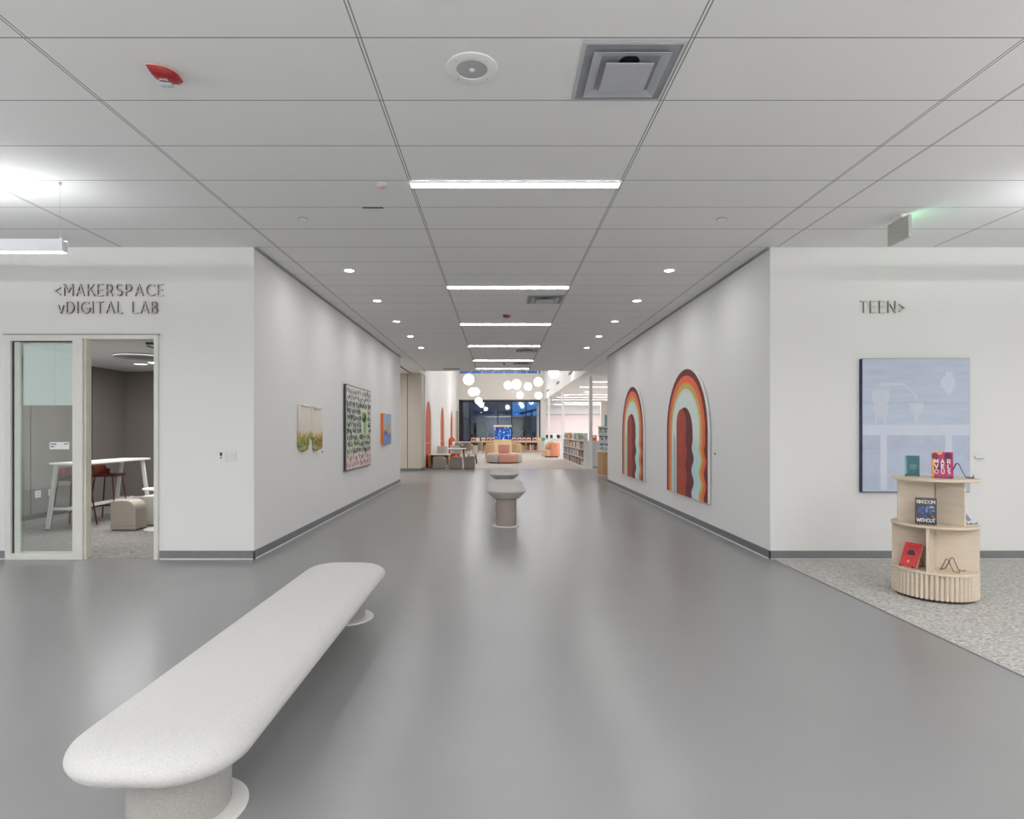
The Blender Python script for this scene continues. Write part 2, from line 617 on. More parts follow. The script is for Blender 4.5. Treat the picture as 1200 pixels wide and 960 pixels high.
# bulkhead over the edge between the tall room and the low ceiling, and over the hall
b = MB().box(3.2, 3.32, YC, YW, CEIL - .0, 7.2)
S('wall_bulkhead', b, WALL)
S('wall_hall_head', MB().box(-3.0, 3.32, YC - .0, YC + .12, CEIL + .12, 7.2), WALL)
S('trim_ceiling_edge', MB().box(-8, 3.2, YC, YC + .12, CEIL, CEIL + .12), WALL)
# low room on the right of the reading room
b = MB().box(3.42, 16, 52, 52.2, 2.95, CEIL)
S('wall_far_head', b, WALL)
b = MB().box(3.42, 9.3, 52, 52.2, 0, 2.95).box(9.5, 9.75, 52, 52.2, 0, 2.95)
S('wall_far', b, PINKW)
S('trim_far_shadow', MB().box(3.42, 9.3, 51.93, 52.0, 2.93, 2.98), mat('shadow line', (170, 160, 156), .7))  # strip coloured as the shadow along the pink wall's top edge
S('wall_far_right', MB().box(7.7, 12, 44, 44.2, 0, CEIL), WALLW)
S('window_3', MB().box(7.98, 8.16, 43.97, 44.0, 1.6, 2.7), mat('teal glass', (96, 140, 150), .2))
S('wall_right_side', MB().box(12, 12.2, YE, 52, 0, CEIL), WALL)
for i, (x, y, w) in enumerate(((3.68, 23.35, .13), (3.44, 31.2, .13), (3.25, 37.6, .12))):
    S('column', MB().box(x - w / 2, x + w / 2, y - w / 2, y + w / 2, 0, CEIL), mat('white column', (242, 242, 242), .5, .01))

# baseboards with the pale bead along their foot
BEAD = mat('pale sealant bead', (226, 228, 228), .4)


def baseboard(name, x0, x1, y0, y1):
    t, g = .012, .1
    if x0 == x1:            # runs along Y, proud towards sign of t
        pass
    b = MB().box(x0, x1, y0, y1, .012, g)
    o = S(name, b, BASEB)
    return o


baseboard('baseboard_left', XL, XL + .012, YF - .012, YE)
baseboard('baseboard_right', XR - .012, XR, YF - .012, YE)
baseboard('baseboard_front_left', dx1 + .01, XL + .012, YF - .012, YF)
baseboard('baseboard_front_left', -12, dx0 - .01, YF - .012, YF)
baseboard('baseboard_front_right', XR - .012, 12, YF - .012, YF)
baseboard('baseboard_panelled', -8, -2.873, 21.985, 22.0)
baseboard('baseboard_panelled', -2.885, -2.87, 21.985, 22.9)
b = MB()
b.box(XL, XL + .02, YF - .02, YE, 0, .012).box(XR - .02, XR, YF - .02, YE, 0, .012)
b.box(dx1 + .01, XL + .02, YF - .02, YF, 0, .012).box(-12, dx0 - .01, YF - .02, YF, 0, .012)
b.box(XR - .02, 12, YF - .02, YF, 0, .012)
S('trim_base_bead', b, BEAD)
S('trim_ceiling_angle', MB().box(XL, XL + .03, YF, YE, CEIL - .02, CEIL).box(XR - .03, XR, YF, YE, CEIL - .02, CEIL), mat('wall angle', (150, 150, 150), .5))

# makerspace room behind the left front wall
S('wall_maker_left', MB().box(-8.0, -7.9, YF + .12, 12.5, 0, 2.8), TAUPE)
S('wall_maker_back', MB().box(-8.0, -3.0, 12.42, 12.52, 0, 2.8), TAUPE)
S('wall_maker_right', MB().box(-3.02, -3.0, YF + .12, 12.42, 0, 2.8), TAUPE)
b = MB()
for y in (8.4, 9.9, 11.4):
    b.box(-7.9, -7.893, y - .006, y + .006, .1, 2.76)
S('trim_panel_seam', b, mat('panel joint', (78, 74, 71), .8))
S('baseboard_maker', MB().box(-7.9, -7.888, YF + .12, 12.42, 0, .09).box(-7.9, -3, 12.405, 12.42, 0, .09), mat('maker base', (66, 63, 62), .6))

# door opening with its fixed sidelight
dg = S('door_1', MB().box(-5.667, -4.962, YF + .03, YF + .042, .07, 2.545), glass('sidelight glass', (251, 253, 252), 1.0, .02))
f = MB()
y0, y1 = YF - .035, YF + .12
f.box(dx0 - .0, -5.69, y0, y1, 0, dz).box(-5.69, -4.97, y0, y1, 2.555, dz)      # left stile, head
f.box(-4.97, -4.85, y0, y1, 0, dz).box(-4.85, -4.02, y0, y1, 2.575, dz)         # mullion, head over the opening
f.box(-4.02, dx1, y0, y1, 0, dz).box(-5.69, -4.97, y0, y1, 0, .07)              # right jamb, sill
f.build('door_frame', FRAMEW, dg, kind='structure', bevel=.004, seg=2)
MB().box(-5.69, -5.676, YF - .006, YF + .03, .07, 2.55).box(-5.69, -4.97, YF - .006, YF + .03, 2.547, 2.556).build('door_gasket', BLACK, dg, kind='structure')
MB().box(-5.676, -5.612, YF + .004, YF + .028, .07, 2.547).build('door_stile', mat('greenish aluminium', (206, 212, 204), .4), dg, kind='structure')
FILM = mat('frosted glass film', (243, 248, 246), .25, .01, 2)
MB().box(-5.60, -4.972, YF + .043, YF + .048, 1.806, 2.53).build('door_film', FILM, dg, kind='structure')
MB().box(-5.235, -5.231, YF + .0425, YF + .043, 1.806, 2.53).build('door_film_seam', mat('film seam', (190, 204, 200), .3), dg, kind='structure')
MB().box(-4.851, -4.832, YF + .0, YF + .07, .0, 2.575).build('door_edge', mat('cream edge', (226, 222, 204), .4), dg, kind='structure')
S('trim_door_head', MB().box(dx0 - .02, dx1 + .01, YF - .03, YF, dz, dz + .018), mat('door drip', (160, 162, 162), .5))

# outside, seen through the window
S('ground_outside', MB().box(-40, 45, YW + .3, 120, -.3, -.05), mat('dark paving', (26, 32, 38), .8))
bd = thing('dark_building', 'dark flat roofed building outside beyond the window', 'building', (-6, 58, 0))
MB().box(-13, 7.3, 0, 10, 0, 5.6).build('wall', mat('dark facade', (36, 84, 100), .7, .2, .6), bd)
MB().box(-13, 7.5, -.8, 10, 5.6, 5.9).build('roof', mat('dark roof', (22, 30, 36), .7), bd)
for x in (-6, -3, 0, 3):
    MB().box(x, x + 1.8, -.03, 0, .9, 2.4).build('window', mat('unlit pane', (12, 20, 30), .1), bd)
bd2 = thing('low_building', 'low dark building far outside behind the pavilion', 'building', (5.5, 72, 0))
MB().box(-3.6, 9, 0, 8, 0, 3.1).build('wall', mat('dusk wall', (14, 26, 40), .7, .2, .6), bd2)
MB().box(-3.9, 9, -.5, 8, 3.1, 3.35).build('roof', mat('dusk slate', (40, 70, 96), .7), bd2)
pv = thing('garden_pavilion', 'slate roofed pavilion on posts outside under the blue sky', 'building', (4.6, 56, 0))
pb = MB()
pb.prism([(-2.4, 3.1), (2.6, 4.3), (2.6, 4.5), (-2.4, 3.3)], (0, 0, 0), XA, ZA, YA, 0, 3)
pb.build('roof', mat('slate roof', (58, 84, 110), .6), pv)
for x in (-1.4, .2, 1.8):
    MB().box(x - .09, x + .09, .2, .38, 0, 3.3).build('post', mat('dusk timber', (96, 120, 140), .6), pv)
for i, (x, y, s) in enumerate(((-1.2, 50, 1.5), (1.9, 48.6, 1.45), (1.2, 52.2, 1.75))):
    q = MB()
    rr = random.Random(i + 4)
    for k in range(130):
        a, e, d = rr.uniform(0, 2 * PI), rr.uniform(0, PI / 2), s * rr.uniform(.5, 1)
        c = Vector((d * math.cos(a) * math.cos(e), d * math.sin(a) * math.cos(e), .15 + d * math.sin(e) * 1.1))
        u = Vector((rr.uniform(-1, 1), rr.uniform(-1, 1), rr.uniform(-1, 1))).normalized() * .14
        v = u.cross(Vector((rr.uniform(-1, 1), rr.uniform(-1, 1), rr.uniform(-1, 1)))).normalized() * .07
        q.add([c - u, c + v, c + u, c - v], [(0, 1, 2, 3)])
    o = q.build('shrub', mat('dusk leaves', (40, 58, 66), .7, .3, 3), None, loc=(x, y, -.05))
    tag(o, 'dark garden shrub outside the window, growing before the pavilion', 'shrub', 'shrubs outside the window')

# ================================================================== CEILING FITTINGS
def slot_light(name, x0, x1, y0, y1, label, m=LAMP, group='slot lights down the hall ceiling'):
    t = thing(name, label, 'ceiling light', ((x0 + x1) / 2, (y0 + y1) / 2, CEIL), 0, group)
    hx, hy = (x1 - x0) / 2, (y1 - y0) / 2
    MB().box(-hx, hx, -hy, hy, -.012, -.003).build('diffuser', m, t)
    tb = MB()
    tb.box(-hx - .012, hx + .012, -hy - .012, -hy, -.016, -.003).box(-hx - .012, hx + .012, hy, hy + .012, -.016, -.003)
    tb.box(-hx - .012, -hx, -hy, hy, -.016, -.003).box(hx, hx + .012, -hy, hy, -.016, -.003)
    tb.build('trim', WHITE, t)
    return t


SL = ['nearest the camera', 'second from the camera', 'third from the camera', 'fourth from the camera', 'fifth from the camera', 'last before the tall reading room']
for (y, s) in zip((5.045, 8.72, 11.76, 14.81, 17.85, 20.2), SL):
    slot_light('slot_light', -.76, 1.05, y + .015, y + .115, 'long glowing white slot light across the hall ceiling, ' + s)

dn = None
DY = (7.86, 9.69, 11.52, 13.34, 15.17)
ORD = ('nearest', 'second', 'middle', 'fourth', 'farthest')
for k, y in enumerate(DY):
    for side, x in (('gloves', -2.0), ('rainbow arches', 2.29)):
        lb = f'round recessed downlight in the row on the side of the {side}, {ORD[k]} of five'
        if dn is None:
            dn = thing('downlight', lb, 'ceiling light', (x, y, CEIL), 0, 'downlights in two rows along the hall')
            MB().lathe([(.062, -.006), (.062, -.001)], n=28).build('lens', LAMPD, dn)
            MB().lathe([(.062, 0), (.062, -.009), (.078, -.007), (.085, 0)], n=28, cap=False).build('trim', WHITE, dn, smooth=True)
        else:
            dup(dn, (x, y, CEIL), 0, lb)

# big square diffuser with nested square cones
def square_diffuser(x0, y0, s, label, loc_name='air_diffuser'):
    t = thing(loc_name, label, 'air vent', (x0 + s / 2, y0 + s / 2, CEIL), 0, 'square air diffusers in the ceiling')
    h = s / 2

    def frame(a0, z0, a1, z1, th=.004):
        r0 = [Vector((i * a0, j * a0, z0)) for i, j in ((-1, -1), (1, -1), (1, 1), (-1, 1))]
        r1 = [Vector((i * a1, j * a1, z1)) for i, j in ((-1, -1), (1, -1), (1, 1), (-1, 1))]
        b = MB()
        vs = r0 + r1 + [p + Vector((0, 0, th)) for p in r0 + r1]
        fs = []
        for k in range(4):
            k2 = (k + 1) % 4
            fs += [(k, k2, 4 + k2, 4 + k), (8 + k, 12 + k, 12 + k2, 8 + k2), (k, 8 + k, 8 + k2, k2), (4 + k, 4 + k2, 12 + k2, 12 + k)]
        return b.add(vs, fs)
    frame(h - .012, -.008, h * .90, -.012).build('frame', mat('diffuser frame', (186, 188, 190), .45, .01), t)
    MB().box(-h + .02, h - .02, -h + .02, h - .02, -.006, -.003).build('plenum', mat('diffuser shadow grey', (150, 152, 157), .6, .1, 5), t)
    frame(h * .74, -.026, h * .56, -.010).build('outer_cone', mat('diffuser cone', (176, 179, 184), .4, .02), t)
    p = frame(h * .46, -.034, h * .25, -.012)
    p.box(-h * .46, h * .46, -h * .46, h * .46, -.038, -.034)
    p.build('centre_plate', mat('diffuser plate', (182, 184, 188), .4, .02), t)
    MB().lathe([(h * .2, -.0085), (h * .2, -.007)], (0, -h * .36, 0), 24).build('duct_neck', BLACK, t)
    return t


square_diffuser(.462, 3.222, .598, 'large square white air diffuser with nested cones near the camera')
square_diffuser(.462, 9.308, .598, 'square air diffuser beyond the second slot light')
square_diffuser(.462, 15.41, .598, 'square air diffuser between the fourth and fifth slot lights')
square_diffuser(.462, 18.46, .598, 'small looking square air diffuser beside the last slot light')
o = MB().box(-.3, .3, -.09, .09, -.012, 0)
for k in range(3):
    o.box(-.28, .28, -.07 + .05 * k, -.035 + .05 * k, -.016, -.012, 1)
o = o.build('ceiling_vent', [VENT, mat('vent slots', (84, 84, 86), .6)], None, loc=(-1.62, 20.3, CEIL))
tag(o, 'dark slotted vent in the ceiling above the greige panelled wall', 'air vent')
o = MB().box(-.1, .1, -.012, .012, -.006, 0).build('ceiling_vent', mat('slot shadow', (70, 70, 70), .6), None, loc=(-1.21, 5.655, CEIL))
tag(o, 'short thin dark slot in the ceiling beside the smoke detector', 'air vent')

# speaker
sp_ = thing('ceiling_speaker', 'round white ceiling speaker with grey mesh grille', 'speaker', (-.157, 3.485, CEIL))
MB().lathe([(.155, 0), (.152, -.006), (.135, -.011), (.094, -.011), (.092, -.004)], n=48, cap=False).build('bezel', WHITE, sp_, smooth=True)
MB().lathe([(.002, -.011), (.05, -.0105), (.092, -.006), (.092, -.002)], n=40).build('grille', STEEL, sp_, smooth=True)
MB().lathe([(.012, -.016), (.018, -.010)], n=16).build('badge', WHITE, sp_)
for k in range(4):
    a = R(45 + 90 * k)
    MB().lathe([(.004, -.013), (.004, -.009)], (.125 * math.cos(a), .125 * math.sin(a), 0), 10).build('screw', VENT, sp_)


# fire alarm strobes
def strobe(x, y, rz, label):
    t = thing('fire_alarm', label, 'fire alarm', (x, y, CEIL), rz, 'red ceiling fire alarms')

    def ring(h, r, z):
        # square with two opposite corners sharp and two well rounded
        return [Vector(p + (z,)) for p in [(-h, -h)] + arc(h - r, -h + r, r, r, -90, 0, 10) + [(h, h)] + arc(-h + r, h - r, r, r, 90, 180, 10)]
    b = MB().loft([ring(.078, .10, -.003), ring(.078, .10, -.012)])
    b.build('mounting_plate', mat('strobe trim', (214, 176, 168), .4), t)
    b = MB().loft([ring(.075, .097, -.012), ring(.072, .092, -.022), ring(.06, .074, -.042), ring(.046, .056, -.048)])
    b.build('body', RED, t, smooth=True)
    l = MB().loft([rrect(.036, .02, .008, z, 5, -.01, .052) for z in (-.012, -.056)] + [rrect(.028, .013, .006, -.062, 5, -.01, .052)])
    l.build('strobe_lens', CLEAR, t, smooth=True)
    w = MB()
    text(w, 'FIRE', -.03, -.012, .016, .0048, .005, (0, 0, -.0485), XA, NY, (0, 0, -1), -.004, .001)
    w.build('lettering', WHITE, t)
    return t


strobe(-1.998, 3.512, R(8), 'red pointed oval fire alarm on the ceiling near the camera, lettered in white')
strobe(.155, 10.9, R(0), 'small red fire alarm far down the hall ceiling between slot lights')

# smoke detector, sprinkler covers
sm = thing('smoke_detector', 'white ceiling sensor with a tiny pink light beside the first slot light', 'smoke detector', (-1.02, 5.12, CEIL))
MB().lathe([(.055, 0), (.055, -.01), (.04, -.026), (.02, -.03)], n=28).build('body', mat('sensor white', (205, 206, 206), .6, .01), sm, smooth=True)
MB().lathe([(.006, -.034), (.006, -.028)], (.0, -.03, 0), 10).build('indicator_light', emit('pink led', (255, 80, 130), 1.5), sm)
for x, lb in ((-1.986, 'flat round sprinkler cover in the ceiling on the side of the gloves'), (2.27, 'flat round sprinkler cover in the ceiling on the side of the rainbow arches')):
    t = thing('sprinkler_cover', lb, 'sprinkler', (x, 5.96, CEIL), 0, 'sprinkler covers')
    MB().lathe([(.045, -.006), (.043, -.009)], n=24).build('cover_plate', WHITE, t)
    MB().lathe([(.05, 0), (.05, -.006)], n=24).build('gap_ring', mat('sprinkler shadow', (120, 120, 120), .6), t)
o = MB().lathe([(.03, 0), (.03, -.03), (.012, -.05), (.02, -.06)], n=16).build('fire_sprinkler', BLACK, None, loc=(.18, 18.6, CEIL))
tag(o, 'tiny dark sprinkler head on the ceiling near the last slot lights', 'sprinkler')

# exit sign
ex = thing('exit_sign', 'blank pale back of an exit sign hanging under the ceiling', 'exit sign', (4.03, 5.89, CEIL))
MB().box(-.018, .018, -.155, .155, -.255, -.035).build('housing', mat('exit sign grey', (188, 190, 182), .5, .01), ex, bevel=.004)
MB().box(.018, .02, -.14, .14, -.24, -.05).build('face', GREENL, ex)
MB().box(-.03, .03, -.07, .07, -.035, 0).build('canopy', WHITE, ex)


# suspended linear pendants either side of the lobby
def pendant(x0, x1, label):
    t = thing('linear_pendant', label, 'pendant light', ((x0 + x1) / 2, 5.08, CEIL), 0, 'linear pendants in the lobby')
    h = (x1 - x0) / 2
    MB().box(-h, h, -.032, .032, -.607, -.514).build('housing', mat('pendant white', (226, 229, 234), .45, .01), t)
    MB().box(-h + .004, h - .004, -.028, .028, -.612, -.607).build('diffuser', emit('pendant lamp', (255, 255, 255), 5), t)
    MB().box(-h + .03, h - .03, -.026, .026, -.514, -.510).build('uplight', UP, t)
    MB().box(-h, h, -.032, -.028, -.514, -.500).box(-h, h, .028, .032, -.514, -.500).build('rim', MATS['pendant white'], t)
    for x in (-h + .04, h - .04):
        MB().tube([(x, 0, -.51), (x, 0, 0)], .0015, 6).build('suspension_wire', mat('wire', (190, 192, 196), .4), t)
        MB().lathe([(.012, 0), (.012, -.018), (.004, -.03)], (x, 0, 0), 12).build('ceiling_cup', STEEL, t)
    return t


pendant(-6.8, -3.756, 'suspended white linear pendant glowing above the makerspace lettering')
pendant(4.72, 7.76, 'suspended linear pendant over the teen area carpet')

# ================================================================== WALL SIGNS AND DEVICES
LETF = mat('letter face', (224, 221, 214), .5, .01)
LETS = mat('letter side', (104, 84, 66), .5, .05)


def wall_sign(name, label, lines, Y):
    """lines: (text, x0, x1, z0, height)."""
    t = thing(name, label, 'sign', (lines[0][1], Y, lines[-1][3]))
    ox, oz = t.location.x, t.location.z
    for s, x0, x1, z0, h in lines:
        gap = .03
        kx = .87
        raw = sum(GL[c][0] * h * kx for c in s)
        gap = (x1 - x0 - raw) / (len(s) - 1)
        u = x0
        for c in s:
            if GL[c][1]:
                b = MB()
                glyph(b, c, 0, 0, h, .0105, (u - ox, 0, z0 - oz), (kx, 0, 0), ZA, NY, .003, .022, 1)
                glyph(b, c, 0, 0, h, .0115, (u - ox, 0, z0 - oz), (kx, 0, 0), ZA, NY, .022, .025, 0)
                b.build('letter', [LETF, LETS], t)
            u += GL[c][0] * h * kx + gap
    return t


k_ = YF / F
wall_sign('makerspace_sign', 'raised lettering reading makerspace and digital lab above the sidelight', [
    ('<MAKERSPACE', -5.19, -3.92, H + (505 - 346.8) * k_, .131),
    ('vDIGITAL LAB', -5.145, -3.985, H + (505 - 367.2) * k_, .131)], YF)
wall_sign('teen_sign', 'raised lettering reading teen with an arrow above the blue painting', [('TEEN>', 4.235, 4.755, H + (505 - 366.6) * k_, .133)], YF)

p = at(261.5, 535, YF)
t = thing('wall_switch', 'white wall control with dark buttons beside the doorway', 'switch', p)
MB().box(-.036, .036, -.014, 0, -.058, .058).build('plate', WHITE, t, bevel=.004, seg=2)
MB().box(-.03, -.006, -.018, -.014, .008, .048).build('button', SWITCHD, t)
MB().box(-.026, -.010, -.018, -.014, -.022, -.006).build('button', SWITCHD, t)
p = at(273.5, 535, YF)
t = thing('wall_switch', 'plain white wall control plate closest to the hall corner', 'switch', p)
MB().box(-.034, .034, -.014, 0, -.06, .06).build('plate', WHITE, t, bevel=.006, seg=2)
MB().box(-.022, .022, -.018, -.014, -.04, .04).build('rocker', mat('rocker grey', (222, 224, 222), .4), t)
# small art markers
o = MB().box(0, .006, -.02, .02, -.012, .012).build('art_marker', BLACK, None, loc=(XL, 9.53, 1.165))
tag(o, 'tiny dark marker on the wall beside the gloves', 'label')
o = MB().box(-.006, 0, -.02, .02, -.012, .012).build('art_marker', BLACK, None, loc=(XR, 8.61, 1.17))
tag(o, 'tiny dark marker on the wall beside the nearest rainbow arch', 'label')
t = thing('label_holder', 'small clear label holder on the wall beside the blue painting', 'label', at(1147, 536, YF))
b = MB()
b.prism([(.002, .02), (.03, -.006), (.03, -.012), (.002, .016)], (-.05, 0, 0), NY, ZA, XA, 0, .09)
b.build('plate', mat('clear acrylic', (228, 229, 230), .2, .02), t)
MB().box(-.015, .04, -.034, -.03, -.016, -.010).build('edge', mat('acrylic edge', (120, 124, 128), .3), t)
# notice on the sidelight
o = thing('door_notice', 'small white printed notice stuck on the sidelight glass', 'notice', (at(67.5, 522.5, YF).x, YF + .029, at(67.5, 522.5, YF).z))
MB().box(-.115, .115, -.0015, 0, -.042, .042).build('card', mat('white card', (238, 240, 240), .5, .01), o)
b = MB()
for u0, u1, v in ((-.105, -.035, .018), (-.105, -.06, -.012), (.055, .075, .022), (.08, .1, .022)):
    b.box(u0, u1, -.0025, -.0015, v - .006, v + .006)
b.build('print', mat('grey ink', (70, 74, 78), .6), o)

# ================================================================== ART
def art_canvas(name, label, O, U, W, w, h, th, face, side, cat='painting', group=None):
    """A canvas whose base-left corner is O; U runs to the viewer's right, W off the wall."""
    t = thing(name, label, cat, O, 0, group)
    MB().prism([(0, 0), (w, 0), (w, h), (0, h)], (0, 0, 0), U, ZA, W, .004, th).build('stretcher', side, t)
    return t


# painted field of plant marks on the left wall
t = art_canvas('plant_grid_painting', 'tall framed painting of rows of green plant marks on pale ground', (XL, 10.83, .755), YA, XA, 2.1, 1.62, .05, None, mat('charcoal frame', (62, 62, 64), .5))
b = MB().prism([(.02, .02), (2.08, .02), (2.08, 1.60), (.02, 1.60)], (0, 0, 0), YA, ZA, XA, .05, .052)
b.build('canvas', band_mat('pale painted ground', [(.0, (228, 200, 196)), (.25, (226, 208, 202)), (.5, (222, 220, 210)), (1.0, (222, 220, 214))], 'Z', .3, 3), t)
cols = [mat('leaf ink dark', (38, 52, 42), .7, .2, 30), mat('leaf ink green', (66, 118, 74), .7, .2, 30), mat('leaf ink grey', (86, 90, 88), .7, .2, 30), mat('leaf ink bright', (124, 164, 82), .7, .2, 30), mat('leaf ink red', (150, 84, 84), .7, .2, 30)]
rr = random.Random(11)
b = MB()
for row in range(12):
    z = .11 + row * .127
    x = .06
    while x < 2.03:
        w = rr.uniform(.05, .11)
        skip = 1.16 < x < 1.78 and 6 > row > 4 or 1.16 < x < 1.72 and 5 <= row <= 8
        if not skip:
            if row < 2:
                m_ = rr.choice([4, 4, 0, 2])
                n_ = 2
            elif row > 9:
                m_ = rr.choice([2, 2, 0])
                n_ = 3
            else:
                m_ = rr.choice([0, 0, 1, 1, 2, 3 if row < 5 else 1])
                n_ = 8
            for k in range(n_):
                a = rr.uniform(-.9, .9)
                cu, cv = x + rr.uniform(0, w), z + rr.uniform(-.035, .045)
                l, hw = rr.uniform(.025, .058), rr.uniform(.009, .02)
                du, dv = math.sin(a), math.cos(a)
                mm = m_ if rr.random() < .75 else 0
                b.prism([(cu - du * l, cv - dv * l), (cu + dv * hw, cv - du * hw), (cu + du * l, cv + dv * l), (cu - dv * hw, cv + du * hw)], (0, 0, 0), YA, ZA, XA, .052, .0535 + rr.random() * .001, mm)
        x += w + rr.uniform(.02, .05)
# green plant with a trunk in a pale block
b.prism([(1.2, .68), (1.72, .68), (1.72, 1.14), (1.2, 1.14)], (0, 0, 0), YA, ZA, XA, .052, .0532, 5)
b.prism([(1.40, .72), (1.50, .72), (1.50, 1.0), (1.40, 1.0)], (0, 0, 0), YA, ZA, XA, .0532, .0545, 1)
b.prism([(1.28, .70), (1.42, .70), (1.42, .93), (1.28, .93)], (0, 0, 0), YA, ZA, XA, .0532, .0545, 6)
b.prism(arc(1.45, 1.02, .19, .1, 0, 330, 12), (0, 0, 0), YA, ZA, XA, .0545, .0555, 0)
b.prism(arc(1.36, 1.07, .1, .06, 0, 330, 12), (0, 0, 0), YA, ZA, XA, .0555, .0565, 3)
b.build('painted_marks', cols + [mat('pale green ground', (176, 204, 150), .7, .1, 10), mat('cream ground', (226, 224, 204), .7, .1, 10)], t)

# small canvas with an orange side
t = art_canvas('small_blue_painting', 'small canvas of hazy blue and tan shapes with a bright orange edge', (XL, 14.28, 1.17), YA, XA, 1.0, .765, .065, None, mat('orange canvas edge', (238, 120, 24), .6, .03))
b = MB().prism([(0, 0), (1.0, 0), (1.0, .765), (0, .765)], (0, 0, 0), YA, ZA, XA, .065, .067)
b.build('canvas', band_mat('hazy blue paint', [(.0, (124, 142, 206)), (.25, (112, 132, 196)), (.34, (196, 176, 150)), (.5, (164, 178, 190)), (.6, (158, 180, 208)), (1.0, (150, 174, 210))], 'Z', .3, 5), t)
b = MB()
b.prism([(.2, .12), (.42, .5), (.5, .48), (.3, .1)], (0, 0, 0), YA, ZA, XA, .067, .068)
b.prism([(.5, .3), (.7, .52), (.78, .5), (.62, .22)], (0, 0, 0), YA, ZA, XA, .067, .068, 1)
b.prism([(.1, .3), (.25, .36), (.5, .27), (.3, .22)], (0, 0, 0), YA, ZA, XA, .068, .069, 2)
b.build('painted_shapes', [mat('dusty green paint', (150, 170, 140), .7, .15, 20), mat('terracotta paint', (206, 140, 100), .7, .1, 20), mat('deep blue paint', (84, 104, 180), .7, .1, 20)], t)
MB().prism([(1.0, 0), (1.004, 0), (1.004, .765), (1.0, .765)], (0, 0, 0), YA, ZA, XA, .004, .067).build('dark_edge', mat('slate edge', (110, 120, 140), .6), t)

# pair of embroidered gloves hanging on the left wall
OUT = [(.06, 0), (.03, .45), (.0, .62), (.0, .86), (.03, .89), (.11, .89), (.14, .86), (.145, .70), (.16, .95), (.2, .98), (.3, .98), (.345, .95), (.355, .68), (.38, .97), (.42, 1), (.53, 1), (.565, .97), (.575, .68), (.6, .95), (.64, .98), (.73, .98), (.765, .95), (.78, .64), (.8, .70), (.84, .73), (.94, .73), (.98, .70), (1, .5), (.96, .40), (.93, 0)]
GLM = band_mat('embroidered glove', [(.0, (150, 110, 60)), (.06, (196, 190, 140)), (.12, (128, 148, 74)), (.17, (214, 152, 92)), (.21, (116, 160, 86)), (.25, (222, 186, 142)), (.30, (222, 214, 200)), (.46, (232, 224, 212)), (.69, (234, 226, 216))], 'Z', .26, 16)
for (y0, y1, z1, mirror, lb) in ((8.33, 8.86, 1.895, False, 'long cream embroidered glove with green fingers, nearer the doorway of the pair'), (8.90, 9.42, 1.885, True, 'long cream embroidered glove with orange fingers, nearer the plant painting')):
    w, h = y1 - y0, .69
    t = thing('embroidered_glove', lb, 'wall art', (XL, y0, z1 - h), 0, 'pair of embroidered gloves')
    pl = [((1 - u if mirror else u) * w, h * (1 - v)) for u, v in OUT]
    MB().prism(pl, (0, 0, 0), YA, ZA, XA, .006, .04).build('hand', GLM, t, bevel=.006, seg=2)
    b = MB()
    b.tube([(.04, .08 * w, h - .012), (.046, .3 * w, h - .03), (.046, .7 * w, h - .03), (.04, .92 * w, h - .012)], .014, 8)
    b.build('cuff_roll', mat('cream cuff', (222, 208, 200), .8, .1, 20), t, smooth=True)
    b = MB()
    rr = random.Random(3 + mirror)
    for k in range(60):
        v = rr.uniform(.02, .22) * h
        u = rr.uniform(.04, .78) * w
        if mirror:
            u = w - u
        b.prism([(u, v), (u + .012, v + .008), (u + .006, v + rr.uniform(.03, .09)), (u - .004, v + .03)], (0, 0, 0), YA, ZA, XA, .04, .042, rr.randrange(4))
    b.build('embroidery', [mat('thread green', (70, 150, 60), .8), mat('thread orange', (206, 112, 40), .8), mat('thread brown', (110, 70, 40), .8), mat('thread lime', (150, 206, 110), .8)], t)

# rainbow arches on the right wall
def wavy_arch(cu, r, spring, base, amp, ph, rr_=None, n=26):
    rr_ = r if rr_ is None else rr_
    right = []
    steps = 44
    for k in range(steps + 1):
        f = k / steps
        z = spring + (base - spring) * f
        right.append((cu + rr_ + amp * min(1, f * 3) * math.sin(f * 5.6 * PI + ph), z))
    return [(cu - r, base), (cu - r, spring)] + arc(cu, spring, r, r, 180, 0, n)[1:-1] + right


